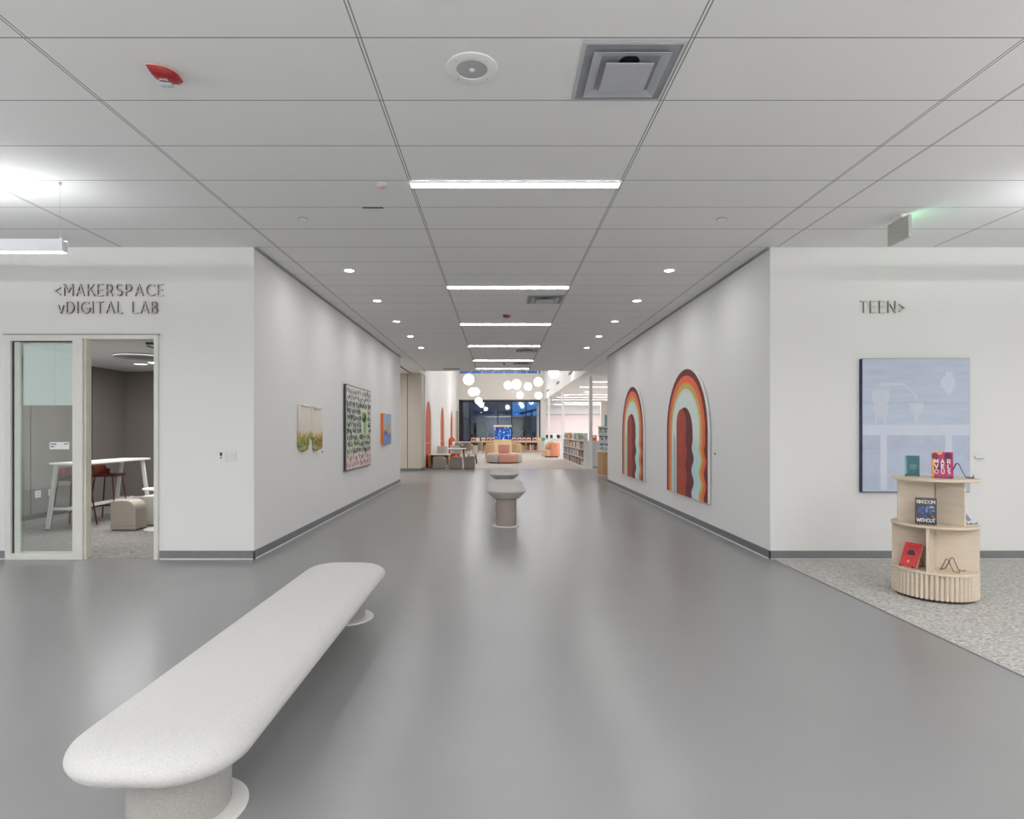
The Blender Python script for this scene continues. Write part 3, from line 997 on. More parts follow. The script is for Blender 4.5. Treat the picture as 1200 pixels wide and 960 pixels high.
RB = [mat('arch white edge', (234, 233, 230), .5, .01), mat('arch maroon', (112, 48, 52), .7, .08, 12), mat('arch coral', (238, 108, 72), .7, .06, 12), mat('arch olive', (204, 178, 98), .7, .08, 12), mat('arch cream', (222, 222, 206), .7, .05, 12),
      band_mat('arch pale blue', [(.0, (206, 226, 234)), (.35, (184, 226, 228)), (.8, (200, 228, 228)), (1.0, (222, 234, 230))], 'Z', .1, 4), mat('arch brick', (172, 76, 58), .75, .14, 26)]
for yc, lb in ((9.845, 'big layered rainbow arch panel with wavy side, nearest the camera'), (13.77, 'big layered rainbow arch panel with wavy side, farther down the hall')):
    t = thing('rainbow_arch', lb, 'wall art', (XR, yc, .41), 0, 'rainbow arch panels')
    SPR = 1.065
    MB().prism(wavy_arch(0, 1.075, SPR, 0, 0, 0), (0, 0, 0), NY, ZA, NX, .012, .048).build('panel', RB[0], t)
    MB().prism(wavy_arch(0, 1.05, SPR, .03, 0, 0), (0, 0, 0), NY, ZA, NX, .004, .012).build('shadow_backing', BLACK, t)  # black backing stands in for the shadow behind the panel
    b = MB()
    lay = [(1.063, 1, .0, 0), (.955, 2, .045, .4), (.835, 3, .05, .5), (.735, 4, .05, .6), (.685, 5, .05, .7)]
    for k, (r, m_, amp, ph) in enumerate(lay):
        b.prism(wavy_arch(0, r, SPR, .004, amp, ph, r if k == 0 else r - .01), (0, 0, 0), NY, ZA, NX, .048 + .0012 * k, .0492 + .0012 * k, m_)
    b.prism(wavy_arch(-.03, .425, SPR, .004, .055, .9), (0, 0, 0), NY, ZA, NX, .054, .0552, 1)
    b.prism(wavy_arch(-.19, .262, SPR + .14, .004, .04, 1.2, .262), (0, 0, 0), NY, ZA, NX, .0552, .0564, 6)
    b.build('painted_bands', RB, t)
    # pale line down the far side
    c_ = MB()
    c_.prism([(-.62, .004), (-.53, .004), (-.53, SPR - .1), (-.62, SPR)], (0, 0, 0), NY, ZA, NX, .054, .0548)
    c_.build('painted_stripe', mat('arch lilac blue', (168, 186, 206), .7, .05, 12), t)

# large pale blue painting on the teen wall
t = thing('blue_still_life', 'large pale blue painting of a table with pots and a lamp', 'painting', (4.228, YF, .79))
W_, H_ = 1.255, 1.555
MB().prism([(0, 0), (W_, 0), (W_, H_), (0, H_)], (0, 0, 0), XA, ZA, NY, .004, .05).build('stretcher', mat('navy canvas edge', (34, 48, 84), .6, .05), t)
bl = mat('powder blue paint', (190, 200, 218), .75, .06, 4, .2, 40, stretch=(.6, 1, 5))
MB().prism([(.008, .008), (W_ - .004, .008), (W_ - .004, H_ - .004), (.008, H_ - .004)], (0, 0, 0), XA, ZA, NY, .05, .052).build('canvas', bl, t)
b = MB()


def q(px0, py0, px1, py1):     # zoom pixels of the painting -> canvas coordinates
    f = W_ / 655
    return (px0 - 96) * f, (883 - py1) * f, (px1 - 96) * f, (883 - py0) * f


def rectp(px0, py0, px1, py1, m=0, lift=.0):
    u0, v0, u1, v1 = q(px0, py0, px1, py1)
    b.prism([(u0, v0), (u1, v0), (u1, v1), (u0, v1)], (0, 0, 0), XA, ZA, NY, .052, .0528 + lift, m)


def polyp(pts, m=0, lift=0.0):
    f = W_ / 655
    b.prism([((x - 96) * f, (883 - y) * f) for x, y in pts], (0, 0, 0), XA, ZA, NY, .052, .0528 + lift, m)


rectp(100, 538, 205, 872, 1); rectp(250, 538, 600, 770, 1); rectp(645, 538, 748, 872, 1); rectp(250, 790, 600, 872, 1)
rectp(100, 472, 748, 536, 0, .001)
rectp(207, 536, 248, 872, 0, .001); rectp(602, 536, 643, 872, 0, .001)
polyp([(155, 258), (265, 258), (260, 330), (246, 345), (262, 372), (246, 420), (240, 425), (244, 470), (234, 470), (230, 425), (186, 425), (184, 470), (174, 470), (176, 420), (160, 385), (172, 345), (158, 330)], 2)
polyp([(206, 218), (350, 218), (432, 290), (432, 330), (422, 330), (422, 296), (346, 232), (206, 240)], 2)
polyp([(385, 340), (470, 340), (466, 380), (440, 425), (440, 465), (412, 465), (412, 425), (390, 382)], 2)
polyp([(602, 150), (648, 150), (646, 172), (664, 205), (666, 232), (640, 275), (632, 288), (616, 288), (606, 275), (572, 232), (574, 205), (602, 172)], 0)
rectp(100, 338, 748, 341, 3, -.0005); rectp(250, 602, 598, 604, 3, .0004); rectp(100, 616, 204, 618, 3, .0004)
b.build('painted_shapes', [mat('pale lilac paint', (208, 214, 228), .75, .02, 8), mat('shade blue paint', (182, 192, 212), .75, .06, 8), mat('milky blue paint', (204, 210, 224), .75, .03, 8), mat('thin seam paint', (160, 172, 196), .75)], t)

# ================================================================== BENCHES IN THE HALL
def bench(label, x, peds, ya, yb, hw, zb, zt, pr, dr, fab, pedf, group, rad=.26, soft=False, off=0.0):
    yc = (ya + yb) / 2
    t = thing('upholstered_bench', label, 'bench', (x, yc, 0), 0, group)
    th = zt - zb
    lv = [(zb, .115), (zb + .06 * th, .10), (zb + .3 * th, .058), (zb + .52 * th, .018), (zb + .64 * th, .002), (zb + .70 * th, 0), (zb + .77 * th, .006), (zb + .85 * th, .028), (zb + .92 * th, .065), (zb + .97 * th, .12), (zb + .993 * th, .18), (zt, .25)]
    if soft:
        lv = [(zb, .06), (zb + .08 * th, .035), (zb + .22 * th, .012), (zb + .38 * th, .001), (zb + .46 * th, 0), (zb + .55 * th, .003), (zb + .66 * th, .012), (zb + .77 * th, .03), (zb + .87 * th, .06), (zb + .95 * th, .105), (zb + .99 * th, .16), (zt, .24)]
    s = pillow(hw, (yb - ya) / 2, rad, lv, n=14)
    s.build('seat', fab, t, smooth=True)
    for y in peds:
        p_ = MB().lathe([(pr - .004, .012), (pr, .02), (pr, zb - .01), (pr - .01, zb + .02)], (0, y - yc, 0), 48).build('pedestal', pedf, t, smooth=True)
        MB().lathe([(dr, 0), (dr, .008), (dr - .004, .012), (pr - .06, .012)], (off, y - yc, 0), 56).build('floor_disc', DISC, p_, smooth=True)
    return t


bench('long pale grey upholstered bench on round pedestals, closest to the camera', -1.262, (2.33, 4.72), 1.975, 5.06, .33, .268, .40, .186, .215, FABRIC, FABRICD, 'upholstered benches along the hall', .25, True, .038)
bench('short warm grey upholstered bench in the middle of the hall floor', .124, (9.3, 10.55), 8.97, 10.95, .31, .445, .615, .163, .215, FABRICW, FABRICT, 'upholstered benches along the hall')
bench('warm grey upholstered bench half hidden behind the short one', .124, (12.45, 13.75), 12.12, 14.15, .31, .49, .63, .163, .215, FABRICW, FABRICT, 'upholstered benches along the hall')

# ================================================================== BOOK DISPLAY STAND AND ITS BOOKS
DX, DYY = 3.985, 5.36
Rd = .33
t = thing('display_stand', 'round pale wood two tier book display with fluted base', 'display stand', (DX, DYY, 0))
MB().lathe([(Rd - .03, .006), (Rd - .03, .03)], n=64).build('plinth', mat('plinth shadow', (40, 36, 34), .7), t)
b = MB()
n = 54
pts = []
for k in range(n * 6):
    a = 2 * PI * k / (n * 6)
    r_ = Rd - .010 + (-.020, -.004, .004, .006, .004, -.004)[k % 6]
    pts.append((r_ * math.cos(a), r_ * math.sin(a)))
b.prism(pts, (0, 0, 0), XA, YA, ZA, .03, .245)
b.build('fluted_base', BIRCH, t)
for z0, z1 in ((.245, .266), (.648, .668), (1.058, 1.078)):
    MB().lathe([(Rd - .004, z0), (Rd, z0 + .004), (Rd, z1 - .004), (Rd - .004, z1)], n=72).build('shelf', BIRCHD, t, smooth=True)


def panel(a0, r0, r1, z0, z1, th=.022):
    d = Vector((math.cos(R(a0)), math.sin(R(a0)), 0))
    b = MB()
    nn = Vector((-d.y, d.x, 0)) * th / 2
    b.prism([(0, z0), (r1 - r0, z0), (r1 - r0, z1), (0, z1)], d * r0 - nn, d, ZA, nn.normalized(), 0, th)
    return b.build('divider', BIRCH, t)


panel(143, 0, .322, .266, .648); panel(-37, 0, .322, .266, .648); panel(-135, .011, .318, .266, .648); panel(53, .011, .318, .266, .648)
panel(158, 0, .285, .668, 1.058); panel(6, 0, .285, .668, 1.058); panel(-66, .02, .25, .668, 1.058); panel(84, .011, .285, .668, 1.058)


def easel_mesh(s=1.0):
    b = MB()
    w = .055 * s
    for sx in (-1, 1):
        x = sx * w
        b.tube([(x, -.075 * s, .022 * s), (x, -.078 * s, .004), (x, -.03 * s, .004), (x, .0, .07 * s), (x, .012 * s, .105 * s), (x, .022 * s, .112 * s), (x, .034 * s, .105 * s), (x, .05 * s, .06 * s), (x, .075 * s, .004)], .0033, 8)
    b.tube([(-w, .075 * s, .004), (w, .075 * s, .004)], .0033, 8)
    return b


def easel(loc, rz, label, s=1.0):
    o = easel_mesh(s).build('book_easel', BLACK, None, smooth=True, loc=loc)
    o.rotation_euler = (0, 0, rz)
    tag(o, label, 'book easel', 'black wire book easels')
    return o


def book(loc, rz, tilt, w, h, th, cover, label, deco=None, easel_label=None, es=1.0, cat='book', sx=1.0):
    """Stands on loc (base of the lower front edge), cover facing -Y before turning by rz, leaning back by tilt."""
    t = thing('display_book', label, cat, loc, 0, 'books on the round display stand')
    t.rotation_euler = (-tilt, 0, rz)
    t.scale = (sx, 1, 1)
    MB().box(-w / 2, w / 2, 0, .003, 0, h).box(-w / 2, w / 2, th - .003, th, 0, h).box(-w / 2, -w / 2 + .003, 0, th, 0, h).build('cover', cover, t)
    MB().box(-w / 2 + .003, w / 2 - .004, .003, th - .003, .004, h - .004).build('pages', PAGES, t)
    if deco:
        for nm, fn, ms in deco:
            b = MB()
            fn(b)
            b.build(nm, ms, t)
    if easel_label:
        k = .058 * es
        easel((loc[0] - math.sin(rz) * k, loc[1] + math.cos(rz) * k, loc[2] - .006), rz, easel_label, es)
    return t


def rz_to_cam(x, y, off=0):
    return math.atan2(-x, y) + off      # turn -Y towards the camera


O0 = (0, 0, 0)
# teal book on the top
TOP, MID, LOW = 1.078, .668, .266
x, y = 3.89, 5.51
z = TOP + .006
TE = mat('teal cover', (38, 96, 102), .45, .25, 30)
def deco_teal(b):
    b.box(-.03, .045, -.0008, 0, .095, .102).box(-.025, .04, -.0008, 0, .078, .085).box(-.02, .035, -.0008, 0, .064, .068)
    b.prism([(-.075, .0), (-.05, .02), (-.06, .19), (-.07, .19)], O0, XA, ZA, NY, 0, .0008)
book((x, y, z), rz_to_cam(x, y), R(10), .145, .19, .02, TE, 'teal hardback book standing on the top of the display', [('lettering', deco_teal, mat('teal ink', (120, 168, 168), .5))], 'black wire easel holding the teal book', .9, sx=.78)
# MARVELOUS
x, y = 3.995, 5.27
MG = mat('magenta cover', (158, 34, 92), .4, .12, 18)
def deco_shapes(b):
    b.prism([(-.09, 0), (-.075, 0), (-.07, .2), (.0, .215), (.0, .235), (-.09, .235)], O0, XA, ZA, NY, 0, .0006, 0)
    b.prism(arc(-.062, .195, .03, .034, 0, 340, 16), O0, XA, ZA, NY, .0006, .0011, 1)
    b.prism(arc(.05, .19, .034, .04, 0, 340, 16), O0, XA, ZA, NY, .0006, .0011, 1)
    b.prism(arc(-.045, .10, .03, .05, 0, 340, 16), O0, XA, ZA, NY, .0006, .0011, 1)
    b.prism([(-.01, .155), (.012, .17), (.04, .13), (.062, .10), (.06, .09), (.03, .115), (.01, .14)], O0, XA, ZA, NY, .0006, .0012, 1)
def deco_marv(b):
    for s, z0 in (('MAR', .133), ('VEL', .085), ('OUS', .037)):
        for k, c in enumerate(s):
            u = -.072 + k * .054 + (.019 - GL[c][0] * .034 / 2)
            glyph(b, c, u, z0, .034, .0085, O0, XA, ZA, NY, .0012, .0022)
book((x, y, TOP + .006), rz_to_cam(x, y, R(4)), R(14), .185, .235, .026, MG, 'magenta and orange book with bold white letters on the display top',
     [('cover_art', deco_shapes, [mat('orange ink', (244, 156, 52), .5), mat('plum ink', (92, 24, 64), .5)]), ('lettering', deco_marv, mat('white ink', (244, 240, 240), .5))], 'black wire easel holding the magenta book', 1.0, sx=.84)
easel((4.215, 5.34, TOP), R(53), 'empty black wire easel on the display top beside the magenta book', 1.15)
# KINGDOM
x, y = 3.80, 5.21
KB = mat('black glossy cover', (20, 22, 30), .3, .2, 20)
def deco_k(b):
    rr = random.Random(5)
    for k in range(26):
        u, v = rr.uniform(-.075, .06), rr.uniform(.062, .15)
        b.prism([(u, v), (u + rr.uniform(.01, .035), v + rr.uniform(-.01, .01)), (u + .02, v + rr.uniform(.01, .03)), (u - .004, v + .015)], O0, XA, ZA, NY, 0, .0006 + .0001 * k % .0004, rr.choice([0, 0, 1, 1, 2, 3]))
    b.prism([(.03, .15), (.07, .145), (.07, .152), (.03, .158)], O0, XA, ZA, NY, 0, .001, 4)
def deco_kt(b):
    text(b, 'KINGDOM', -.078, .185, .028, .0052, .006, O0, XA, ZA, NY, 0, .0012, 0, .156)
    text(b, 'WITHOUT', -.078, .022, .028, .0052, .006, O0, XA, ZA, NY, 0, .0012, 0, .156)
book((x, y, MID + .006), rz_to_cam(x, y, R(2)), R(8), .185, .235, .024, KB, 'dark blue fantasy book with ragged white title on the middle tier',
     [('cover_art', deco_k, [mat('night blue ink', (40, 74, 150), .4), mat('ice blue ink', (70, 140, 190), .4), mat('purple ink', (66, 44, 110), .4), mat('red ink', (150, 50, 44), .4), mat('yellow ink', (220, 200, 80), .4)]), ('lettering', deco_kt, mat('white ink', (244, 240, 240), .5))], 'black wire easel holding the dark blue book', 1.0, sx=.84)
# pale book on the right, turned away
x, y = 4.265, 5.27
WB = mat('pale lavender cover', (206, 206, 218), .45, .1, 20)
def deco_w(b):
    b.prism([(-.05, .02), (.01, .03), (-.01, .12), (-.055, .1)], O0, XA, ZA, NY, 0, .0008)
book((x, y, MID + .006), rz_to_cam(x, y, R(58)), R(34), .125, .165, .018, WB, 'pale lavender book leaning back at the display side', [('cover_art', deco_w, mat('grey ink two', (120, 124, 134), .5))], 'black wire easel holding the pale lavender book', .7)
# red book in the lower tier
x, y = 3.725, 5.34
RB_ = mat('coral red cover', (214, 62, 60), .45, .08, 20)
def deco_r(b):
    b.prism(arc(.0, .115, .036, .042, -10, 190, 14), O0, XA, ZA, NY, 0, .0008, 0)
    b.prism([(-.015, .04), (.005, .04), (.0, .06), (-.01, .058)], O0, XA, ZA, NY, 0, .0008, 1)
    b.box(-.05, .05, -.0008, 0, .188, .194, 2)
    b.box(-.03, .045, -.0008, 0, .172, .177, 2)
book((x, y, LOW + .006), rz_to_cam(x, y, R(-34)), R(24), .15, .225, .035, RB_, 'coral red book with a dark dome picture on the lower tier', [('cover_art', deco_r, [mat('slate ink', (46, 48, 66), .5), mat('cream ink', (230, 210, 190), .5), mat('deep red ink', (140, 36, 40), .5)])], 'black wire easel holding the coral red book', 1.0)
easel((4.02, 5.19, LOW), R(32), 'empty black wire easel on the lower tier', .95)

# ================================================================== MAKERSPACE FURNITURE
t = thing('high_table', 'white high table on splayed legs inside the makerspace', 'table', (-6.47, 9.62, 0), R(0))
MB().loft([rrect(.255, .9, .06, z) for z in (.99, 1.022)]).build('table_top', WHITE, t, bevel=.006, seg=2)
for sy in (-.8, .74):
    for sx in (-1, 1):
        l = MB().bar((sx * .18, sy, .99), (sx * .31, sy * 1.0, .03), .05, .04, 0, (0, 1, 0)).build('leg', WHITE, t)
        MB().lathe([(.018, .007), (.022, .03)], (sx * .311, sy, 0), 12).build('foot', BLACK, l)
    MB().bar((-.265, sy, .33), (.265, sy, .33), .035, .035, 0, (0, 1, 0)).build('cross_rail', WHITE, t)
MB().bar((0, -.8, .33), (0, .74, .33), .03, .05).build('long_rail', WHITE, t)


def bar_stool(label, loc, rz):
    t = thing('bar_stool', label, 'stool', loc, rz, 'rust bar stools at the high table')
    pillow(.2, .2, .09, [(.735, .01), (.745, 0), (.765, .0), (.775, .015)]).build('seat', RUSTD, t, smooth=True)
    # low curved backrest
    rings = []
    b = MB()
    nn = 14
    vs, fs = [], []
    for k in range(nn + 1):
        a = R(115 + 130 * k / nn)
        for r, z in ((.205, .75), (.225, .92), (.245, .92), (.225, .75)):
            vs.append((r * math.cos(a) * 1.0, r * math.sin(a), z - (.07 if z > .8 and (k < 2 or k > nn - 2) else 0)))
    for k in range(nn):
        for j in range(4):
            fs.append((k * 4 + j, k * 4 + (j + 1) % 4, (k + 1) * 4 + (j + 1) % 4, (k + 1) * 4 + j))
    fs += [(0, 1, 2, 3), (nn * 4 + 3, nn * 4 + 2, nn * 4 + 1, nn * 4)]
    b.add(vs, fs)
    b.build('backrest', RUST, t, smooth=True)
    for sx, sy in ((-1, -1), (1, -1), (1, 1), (-1, 1)):
        MB().tube([(sx * .14, sy * .14, .74), (sx * .22, sy * .2, .008)], .0115, 8).build('leg', RUSTD, t, smooth=True)
    b = MB()
    c = [(-.19, -.178, .26), (.19, -.178, .26), (.19, .178, .26), (-.19, .178, .26)]
    for p_, q_ in zip(c, c[1:] + c[:1]):
        b.tube([p_, q_], .009, 8)
    b.build('foot_ring', RUSTD, t, smooth=True)
    return t


s1 = bar_stool('rust leather bar stool seen through the sidelight glass', (-6.6, 9.12, .006), 0)
dup(s1, (-6.58, 9.9, .006), R(4), 'rust leather bar stool seen through the open doorway')


def arch_ottoman(name, label, loc, w, d, h, m, flip=1, rz=0, group=None):
    t = thing(name, label, 'ottoman', loc, rz, group)
    r1, r2 = h * .34, h * .12
    poly = [(-w / 2, 0.02), (w / 2, 0.02)] + [(w / 2 - r1 + r1 * math.cos(R(a)), h - r1 + r1 * math.sin(R(a))) for a in range(0, 91, 9)] + [(-w / 2 + r2 + r2 * math.cos(R(a)), h - r2 + r2 * math.sin(R(a))) for a in range(90, 181, 15)]
    poly = [(u * flip, v) for u, v in poly]
    MB().prism(poly, O0, XA, ZA, YA, -d / 2, d / 2).build('body', m, t, bevel=.012, seg=3)
    ins = [(u * .97, .02 + (v - .02) * .12) for u, v in ((-w / 2, .02), (w / 2, .02), (w / 2, h), (-w / 2, h))]
    MB().box(-w / 2 + .015, w / 2 - .015, -d / 2 + .015, d / 2 - .015, 0, .022).build('base', mat('ottoman plinth', (110, 102, 96), .6), t)
    b = MB().box(-w / 2 + .004, w / 2 - .004, -d / 2 - .002, -d / 2 + .003, .07, .074)
    b.build('seam', mat('ottoman seam', (128, 120, 112), .6), t)
    return t


MOT = mat('mushroom vinyl', (178, 170, 158), .5, .03, 20)
MOTL = mat('pale mushroom vinyl', (202, 199, 194), .5, .03, 20)
arch_ottoman('arch_ottoman', 'mushroom coloured arch topped ottoman in the makerspace doorway', (-5.615, 8.91, .006), .38, .29, .455, MOT)
arch_ottoman('arch_ottoman', 'pale grey arch topped ottoman behind the mushroom one', (-5.42, 9.44, .006), .5, .42, .47, MOTL)
t = thing('side_table', 'small white pedestal table just inside the doorway', 'table', (-5.16, 8.95, .006))
MB().lathe([(.235, .605), (.24, .612), (.24, .622), (.235, .628)], n=40).build('table_top', WHITE, t, smooth=True)
MB().lathe([(.02, .02), (.02, .606)], n=16).build('stem', WHITE, t, smooth=True)
MB().lathe([(.225, 0), (.225, .01), (.2, .016), (.03, .03)], n=40).build('base', WHITE, t, smooth=True)
for y, lb in ((10.05, 'white wall outlet low on the taupe wall, nearer the sidelight'), (10.35, 'white wall outlet low on the taupe wall, farther from the sidelight')):
    t = thing('wall_outlet', lb, 'outlet', (-7.9, y, .42), 0, 'outlets on the makerspace wall')
    MB().box(0, .01, -.06, .06, -.06, .06).build('plate', WHITE, t)
    for dz_ in (-.024, .024):
        MB().box(.01, .013, -.02, .02, dz_ - .013, dz_ + .013).build('socket', mat('socket grey', (190, 192, 192), .4), t)
# round ceiling feature, downlights and door closer in the makerspace
o = thing('ceiling_disc', 'round grey ceiling air ring inside the makerspace', 'air vent', (-5.95, 9.8, 2.76))
MB().lathe([(.42, 0), (.42, -.03), (.36, -.045), (.30, -.02)], n=48).build('ring', mat('ring grey', (168, 168, 166), .6), o, smooth=True)
MB().lathe([(.30, -.018), (.30, -.022)], n=40).build('core', mat('ring core', (128, 128, 127), .6), o)
for px, py, lb in ((165, 426.5, 'soft white downlight in the makerspace ceiling'), (182, 424.8, 'bright downlight in the makerspace ceiling close to the door jamb')):
    Yq = F * 1.255 / (505 - py)
    x = (px - VX) / F * Yq
    o = thing('room_downlight', lb, 'ceiling light', (x, Yq, 2.76), 0, 'downlights in the makerspace')
    MB().lathe([(.11, -.008), (.11, -.001)], n=28).build('lens', LAMPD if px > 170 else emit('dim downlight', (255, 250, 240), 2.0), o)
    MB().lathe([(.11, 0), (.11, -.01), (.13, -.006), (.135, 0)], n=28, cap=False).build('trim', WHITE, o, smooth=True)
o = thing('door_closer', 'black door closer arm at the head of the doorway', 'door closer', (-4.06, YF + .16, 2.50))
MB().bar((-.0, 0, -.02), (-.22, .12, .04), .02, .014).build('arm', BLACK, o)
MB().box(-.14, -.02, -.05, -.01, .035, .06).build('bracket', BLACK, o)

# ================================================================== READING ROOM
# globe pendants hung at different heights
gl = None
gspec = [(549.3, 444.8, 25.1), (553.4, 459.4, 34.6), (557.6, 459.2, 35.6), (560.9, 470.0, 39.0), (595.3, 451.6, 34.7), (605.3, 450.5, 28.4), (618.9, 453.1, 34.9), (630.8, 447.7, 30.3), (609.2, 463.2, 40.6), (631.0, 463.7, 38.0), (648.9, 437.3, 25.3)]
glab = ['topmost of the globes on the side of the orange niches', 'overlapping its twin, nearer the orange niches', 'overlapping its twin, farther from the orange niches', 'lowest of the four on the niche side', 'touching the biggest globe over the fish tank', 'biggest of the middle cluster over the fish tank', 'between the biggest globe and the bulkhead', 'high globe nearest the blue clerestory end', 'small one hanging just above the window', 'low one beside the bulkhead', 'cut off by the hall ceiling edge beside the bulkhead']
for (px, py, Yg), lb in zip(gspec, glab):
    p = at(px, py, Yg)
    o = thing('globe_pendant', 'glowing white globe pendant, ' + lb, 'pendant light', p, 0, 'globe pendants in the reading room')
    if gl is None:
        prof = [(.225 * math.sin(PI * k / 24), -.225 * math.cos(PI * k / 24)) for k in range(1, 24)]
        gl = MB().lathe(prof, n=36).build('globe', GLOBE, o, smooth=True)
    else:
        c = gl.copy()
        COL.objects.link(c)
        c.parent = o
    MB().tube([(0, 0, .22), (0, 0, 7.2 - p.z)], .006, 6).build('cord', mat('pale cord', (205, 205, 205), .5), o)
for Yg, z in ((25.9, 4.07), (31.4, 4.08), (37.9, 4.11)):
    o = MB().box(-.02, 0, -.65, .65, -.06, .06).build('slot_grille', mat('grille shadow', (84, 86, 88), .6), None, loc=(3.2, Yg, z))
    tag(o, 'dark slot air grille on the white bulkhead', 'air vent', 'slot grilles along the bulkhead')

# linear lights of the low room
for i, (Yl, x0, x1) in enumerate(((25.7, 4.05, 8.5), (28.7, 4.0, 9.0), (34.8, 3.9, 9.5), (37.6, 3.75, 8.0), (40.6, 3.75, 9.0), (44.5, 5.0, 9.5), (47.8, 4.5, 9.5))):
    slot_light('room_slot_light', x0, x1, Yl - .06, Yl + .06, 'glowing linear light on the low ceiling beyond the white columns', LAMPR, 'linear lights over the bookshelves')
for x, y in ((4.9, 32.5), (4.1, 35.6)):
    o = MB().lathe([(.12, 0), (.12, -.01)], n=20).build('round_downlight', emit('soft downlight', (255, 250, 244), 6), None, loc=(x, y, CEIL))
    tag(o, 'small round downlight on the low ceiling beyond the columns', 'ceiling light', 'round lights over the bookshelves')

# ---- fish tank on a birch cabinet
t = thing('fish_tank', 'blue lit fish tank with birch hood on a birch cabinet', 'aquarium', (.28, 38.2, .006))
MB().box(-.58, .58, -.3, .3, 0, .94).build('cabinet', BIRCHY, t)
MB().box(-.52, .52, -.26, .26, .94, 1.76).build('tank', None or (lambda: (
    MATS.get('aquarium water') or band_mat('aquarium water', [(0, (10, 30, 90)), (1, (30, 110, 200))], 'Z', .4, 4)))(), t)
# glowing water: bright bubbles and blue light
MT = bpy.data.materials.new('lit aquarium water')
MT.use_nodes = True
nt = MT.node_tree
bs = nt.nodes['Principled BSDF']
tc = nd(nt, 'ShaderNodeTexCoord')
no = nd(nt, 'ShaderNodeTexNoise')
no.inputs['Scale'].default_value = 7
no.inputs['Detail'].default_value = 3
nt.links.new(tc.outputs['Object'], no.inputs['Vector'])
rp = nd(nt, 'ShaderNodeValToRGB')
e = rp.color_ramp.elements
e[0].position, e[0].color = .38, lin((8, 24, 84))
e[1].position, e[1].color = .78, lin((214, 232, 250))
x_ = e.new(.52); x_.color = lin((16, 60, 150))
x_ = e.new(.62); x_.color = lin((60, 140, 214))
nt.links.new(no.outputs['Fac'], rp.inputs['Fac'])
nt.links.new(rp.outputs['Color'], bs.inputs['Base Color'])
nt.links.new(rp.outputs['Color'], bs.inputs['Emission Color'])
bs.inputs['Emission Strength'].default_value = .6
bs.inputs['Roughness'].default_value = .1
for ch in t.children:
    if ch.name.startswith('tank'):
        ch.data.materials.clear()
        ch.data.materials.append(MT)
MB().box(-.59, .59, -.31, .31, 1.76, 1.87).build('hood', BIRCHY, t)

# ---- round modular sofa
SX, SY = .27, 27.45
t = thing('modular_sofa', 'round modular sofa of grey, blush and cream sections', 'sofa', (SX, SY, .006))


def sector(a0, a1, r0, r1, z0, z1, m, name='seat_section', gapd=1.2):
    n_ = 18
    a0, a1 = a0 + gapd, a1 - gapd
    rings = []
    rd = .13
    for k in range(13):
        if k < 5:
            q_ = R(90 - 90 * k / 4)
            z, i = z0 + rd * .6 * (1 - math.sin(q_)), rd * .6 * (1 - math.cos(q_))
        else:
            q_ = R(90 * (k - 5) / 7)
            z, i = z1 - rd * (1 - math.sin(q_)), rd * (1 - math.cos(q_))
        b0, b1 = a0 + math.degrees(i / r1) * .7, a1 - math.degrees(i / r1) * .7
        ro, ri = r1 - i, r0 + i * .3
        po = [Vector((ro * math.cos(R(b0 + (b1 - b0) * j / n_)), ro * math.sin(R(b0 + (b1 - b0) * j / n_)), z)) for j in range(n_ + 1)]
        pi_ = [Vector((ri * math.cos(R(b1 - (b1 - b0) * j / n_)), ri * math.sin(R(b1 - (b1 - b0) * j / n_)), z)) for j in range(n_ + 1)]
        rings.append(po + pi_)
    return MB().loft(rings).build(name, m, t, smooth=True)


LG = mat('light grey wool', (206, 198, 192), .95, .05, 60, .3, 200, sheen=.2)
CR = mat('cream wool', (224, 212, 190), .95, .05, 60, .3, 200, sheen=.2)
sector(-200, -108, .3, .84, .04, .46, LG)
sector(-108, -44, .3, .84, .04, .46, PINK)
sector(-44, 30, .3, .84, .04, .46, LG)
sector(30, 160, .3, .84, .04, .46, CR)
MB().loft([rrect(.3, .3, .12, z) for z in (.04, .44)]).build('core', LG, t)
MB().loft([rrect(.27, .2, .1, z, cy=-.05) for z in (.44, .88)]).build('backrest', PINK, t, bevel=.07, seg=4)
MB().lathe([(.7, 0), (.7, .05)], n=40).build('base', BLACK, t)


def tub_chair(label, loc, rz, m, w=.8, d=.76, h=.8, seat_m=None, group=None, name='tub_chair'):
    """Rounded lounge chair: wrap-around back, seat, plinth. Faces -Y before turning."""
    t = thing(name, label, 'chair', loc, rz, group)
    hw, hd = w / 2, d / 2
    n_ = 26
    rings = []
    th, z0, rd = .2, .06, .085
    for k in range(n_ + 1):
        a = R(-28 + 236 * k / n_)
        e_ = min(k, n_ - k) / 4
        hh = h - (.2 * (1 - min(1, e_)) ** 2)
        g = .03 * max(0, 1 - e_)
        sec = []
        for cr, cz, q0 in ((th / 2 - rd, hh - rd, 0), (-th / 2 + rd, hh - rd, 90), (-th / 2 + rd, z0 + rd * .5, 180), (th / 2 - rd, z0 + rd * .5, 270)):
            for j in range(5):
                q_ = R(q0 + 90 * j / 4)
                sec.append((cr + rd * math.cos(q_), cz + (rd if cz > .3 else rd * .5) * math.sin(q_)))
        rings.append([Vector(((hw - th / 2 + c * (1 - g * 6)) * math.cos(a), (hd - th / 2 + c * (1 - g * 6)) * math.sin(a), z)) for c, z in sec])
    MB().loft(rings).build('backrest', m, t, smooth=True)
    MB().loft([rrect(hw - .12, hd - .03, .2, z, cy=-.06) for z in (.06, .43)]).build('seat', seat_m or m, t, bevel=.05, seg=4)
    MB().lathe([(hw * .8, 0), (hw * .8, .07)], n=28, sy=d / w).build('plinth', mat('chair plinth', (70, 60, 54), .6), t)
    return t


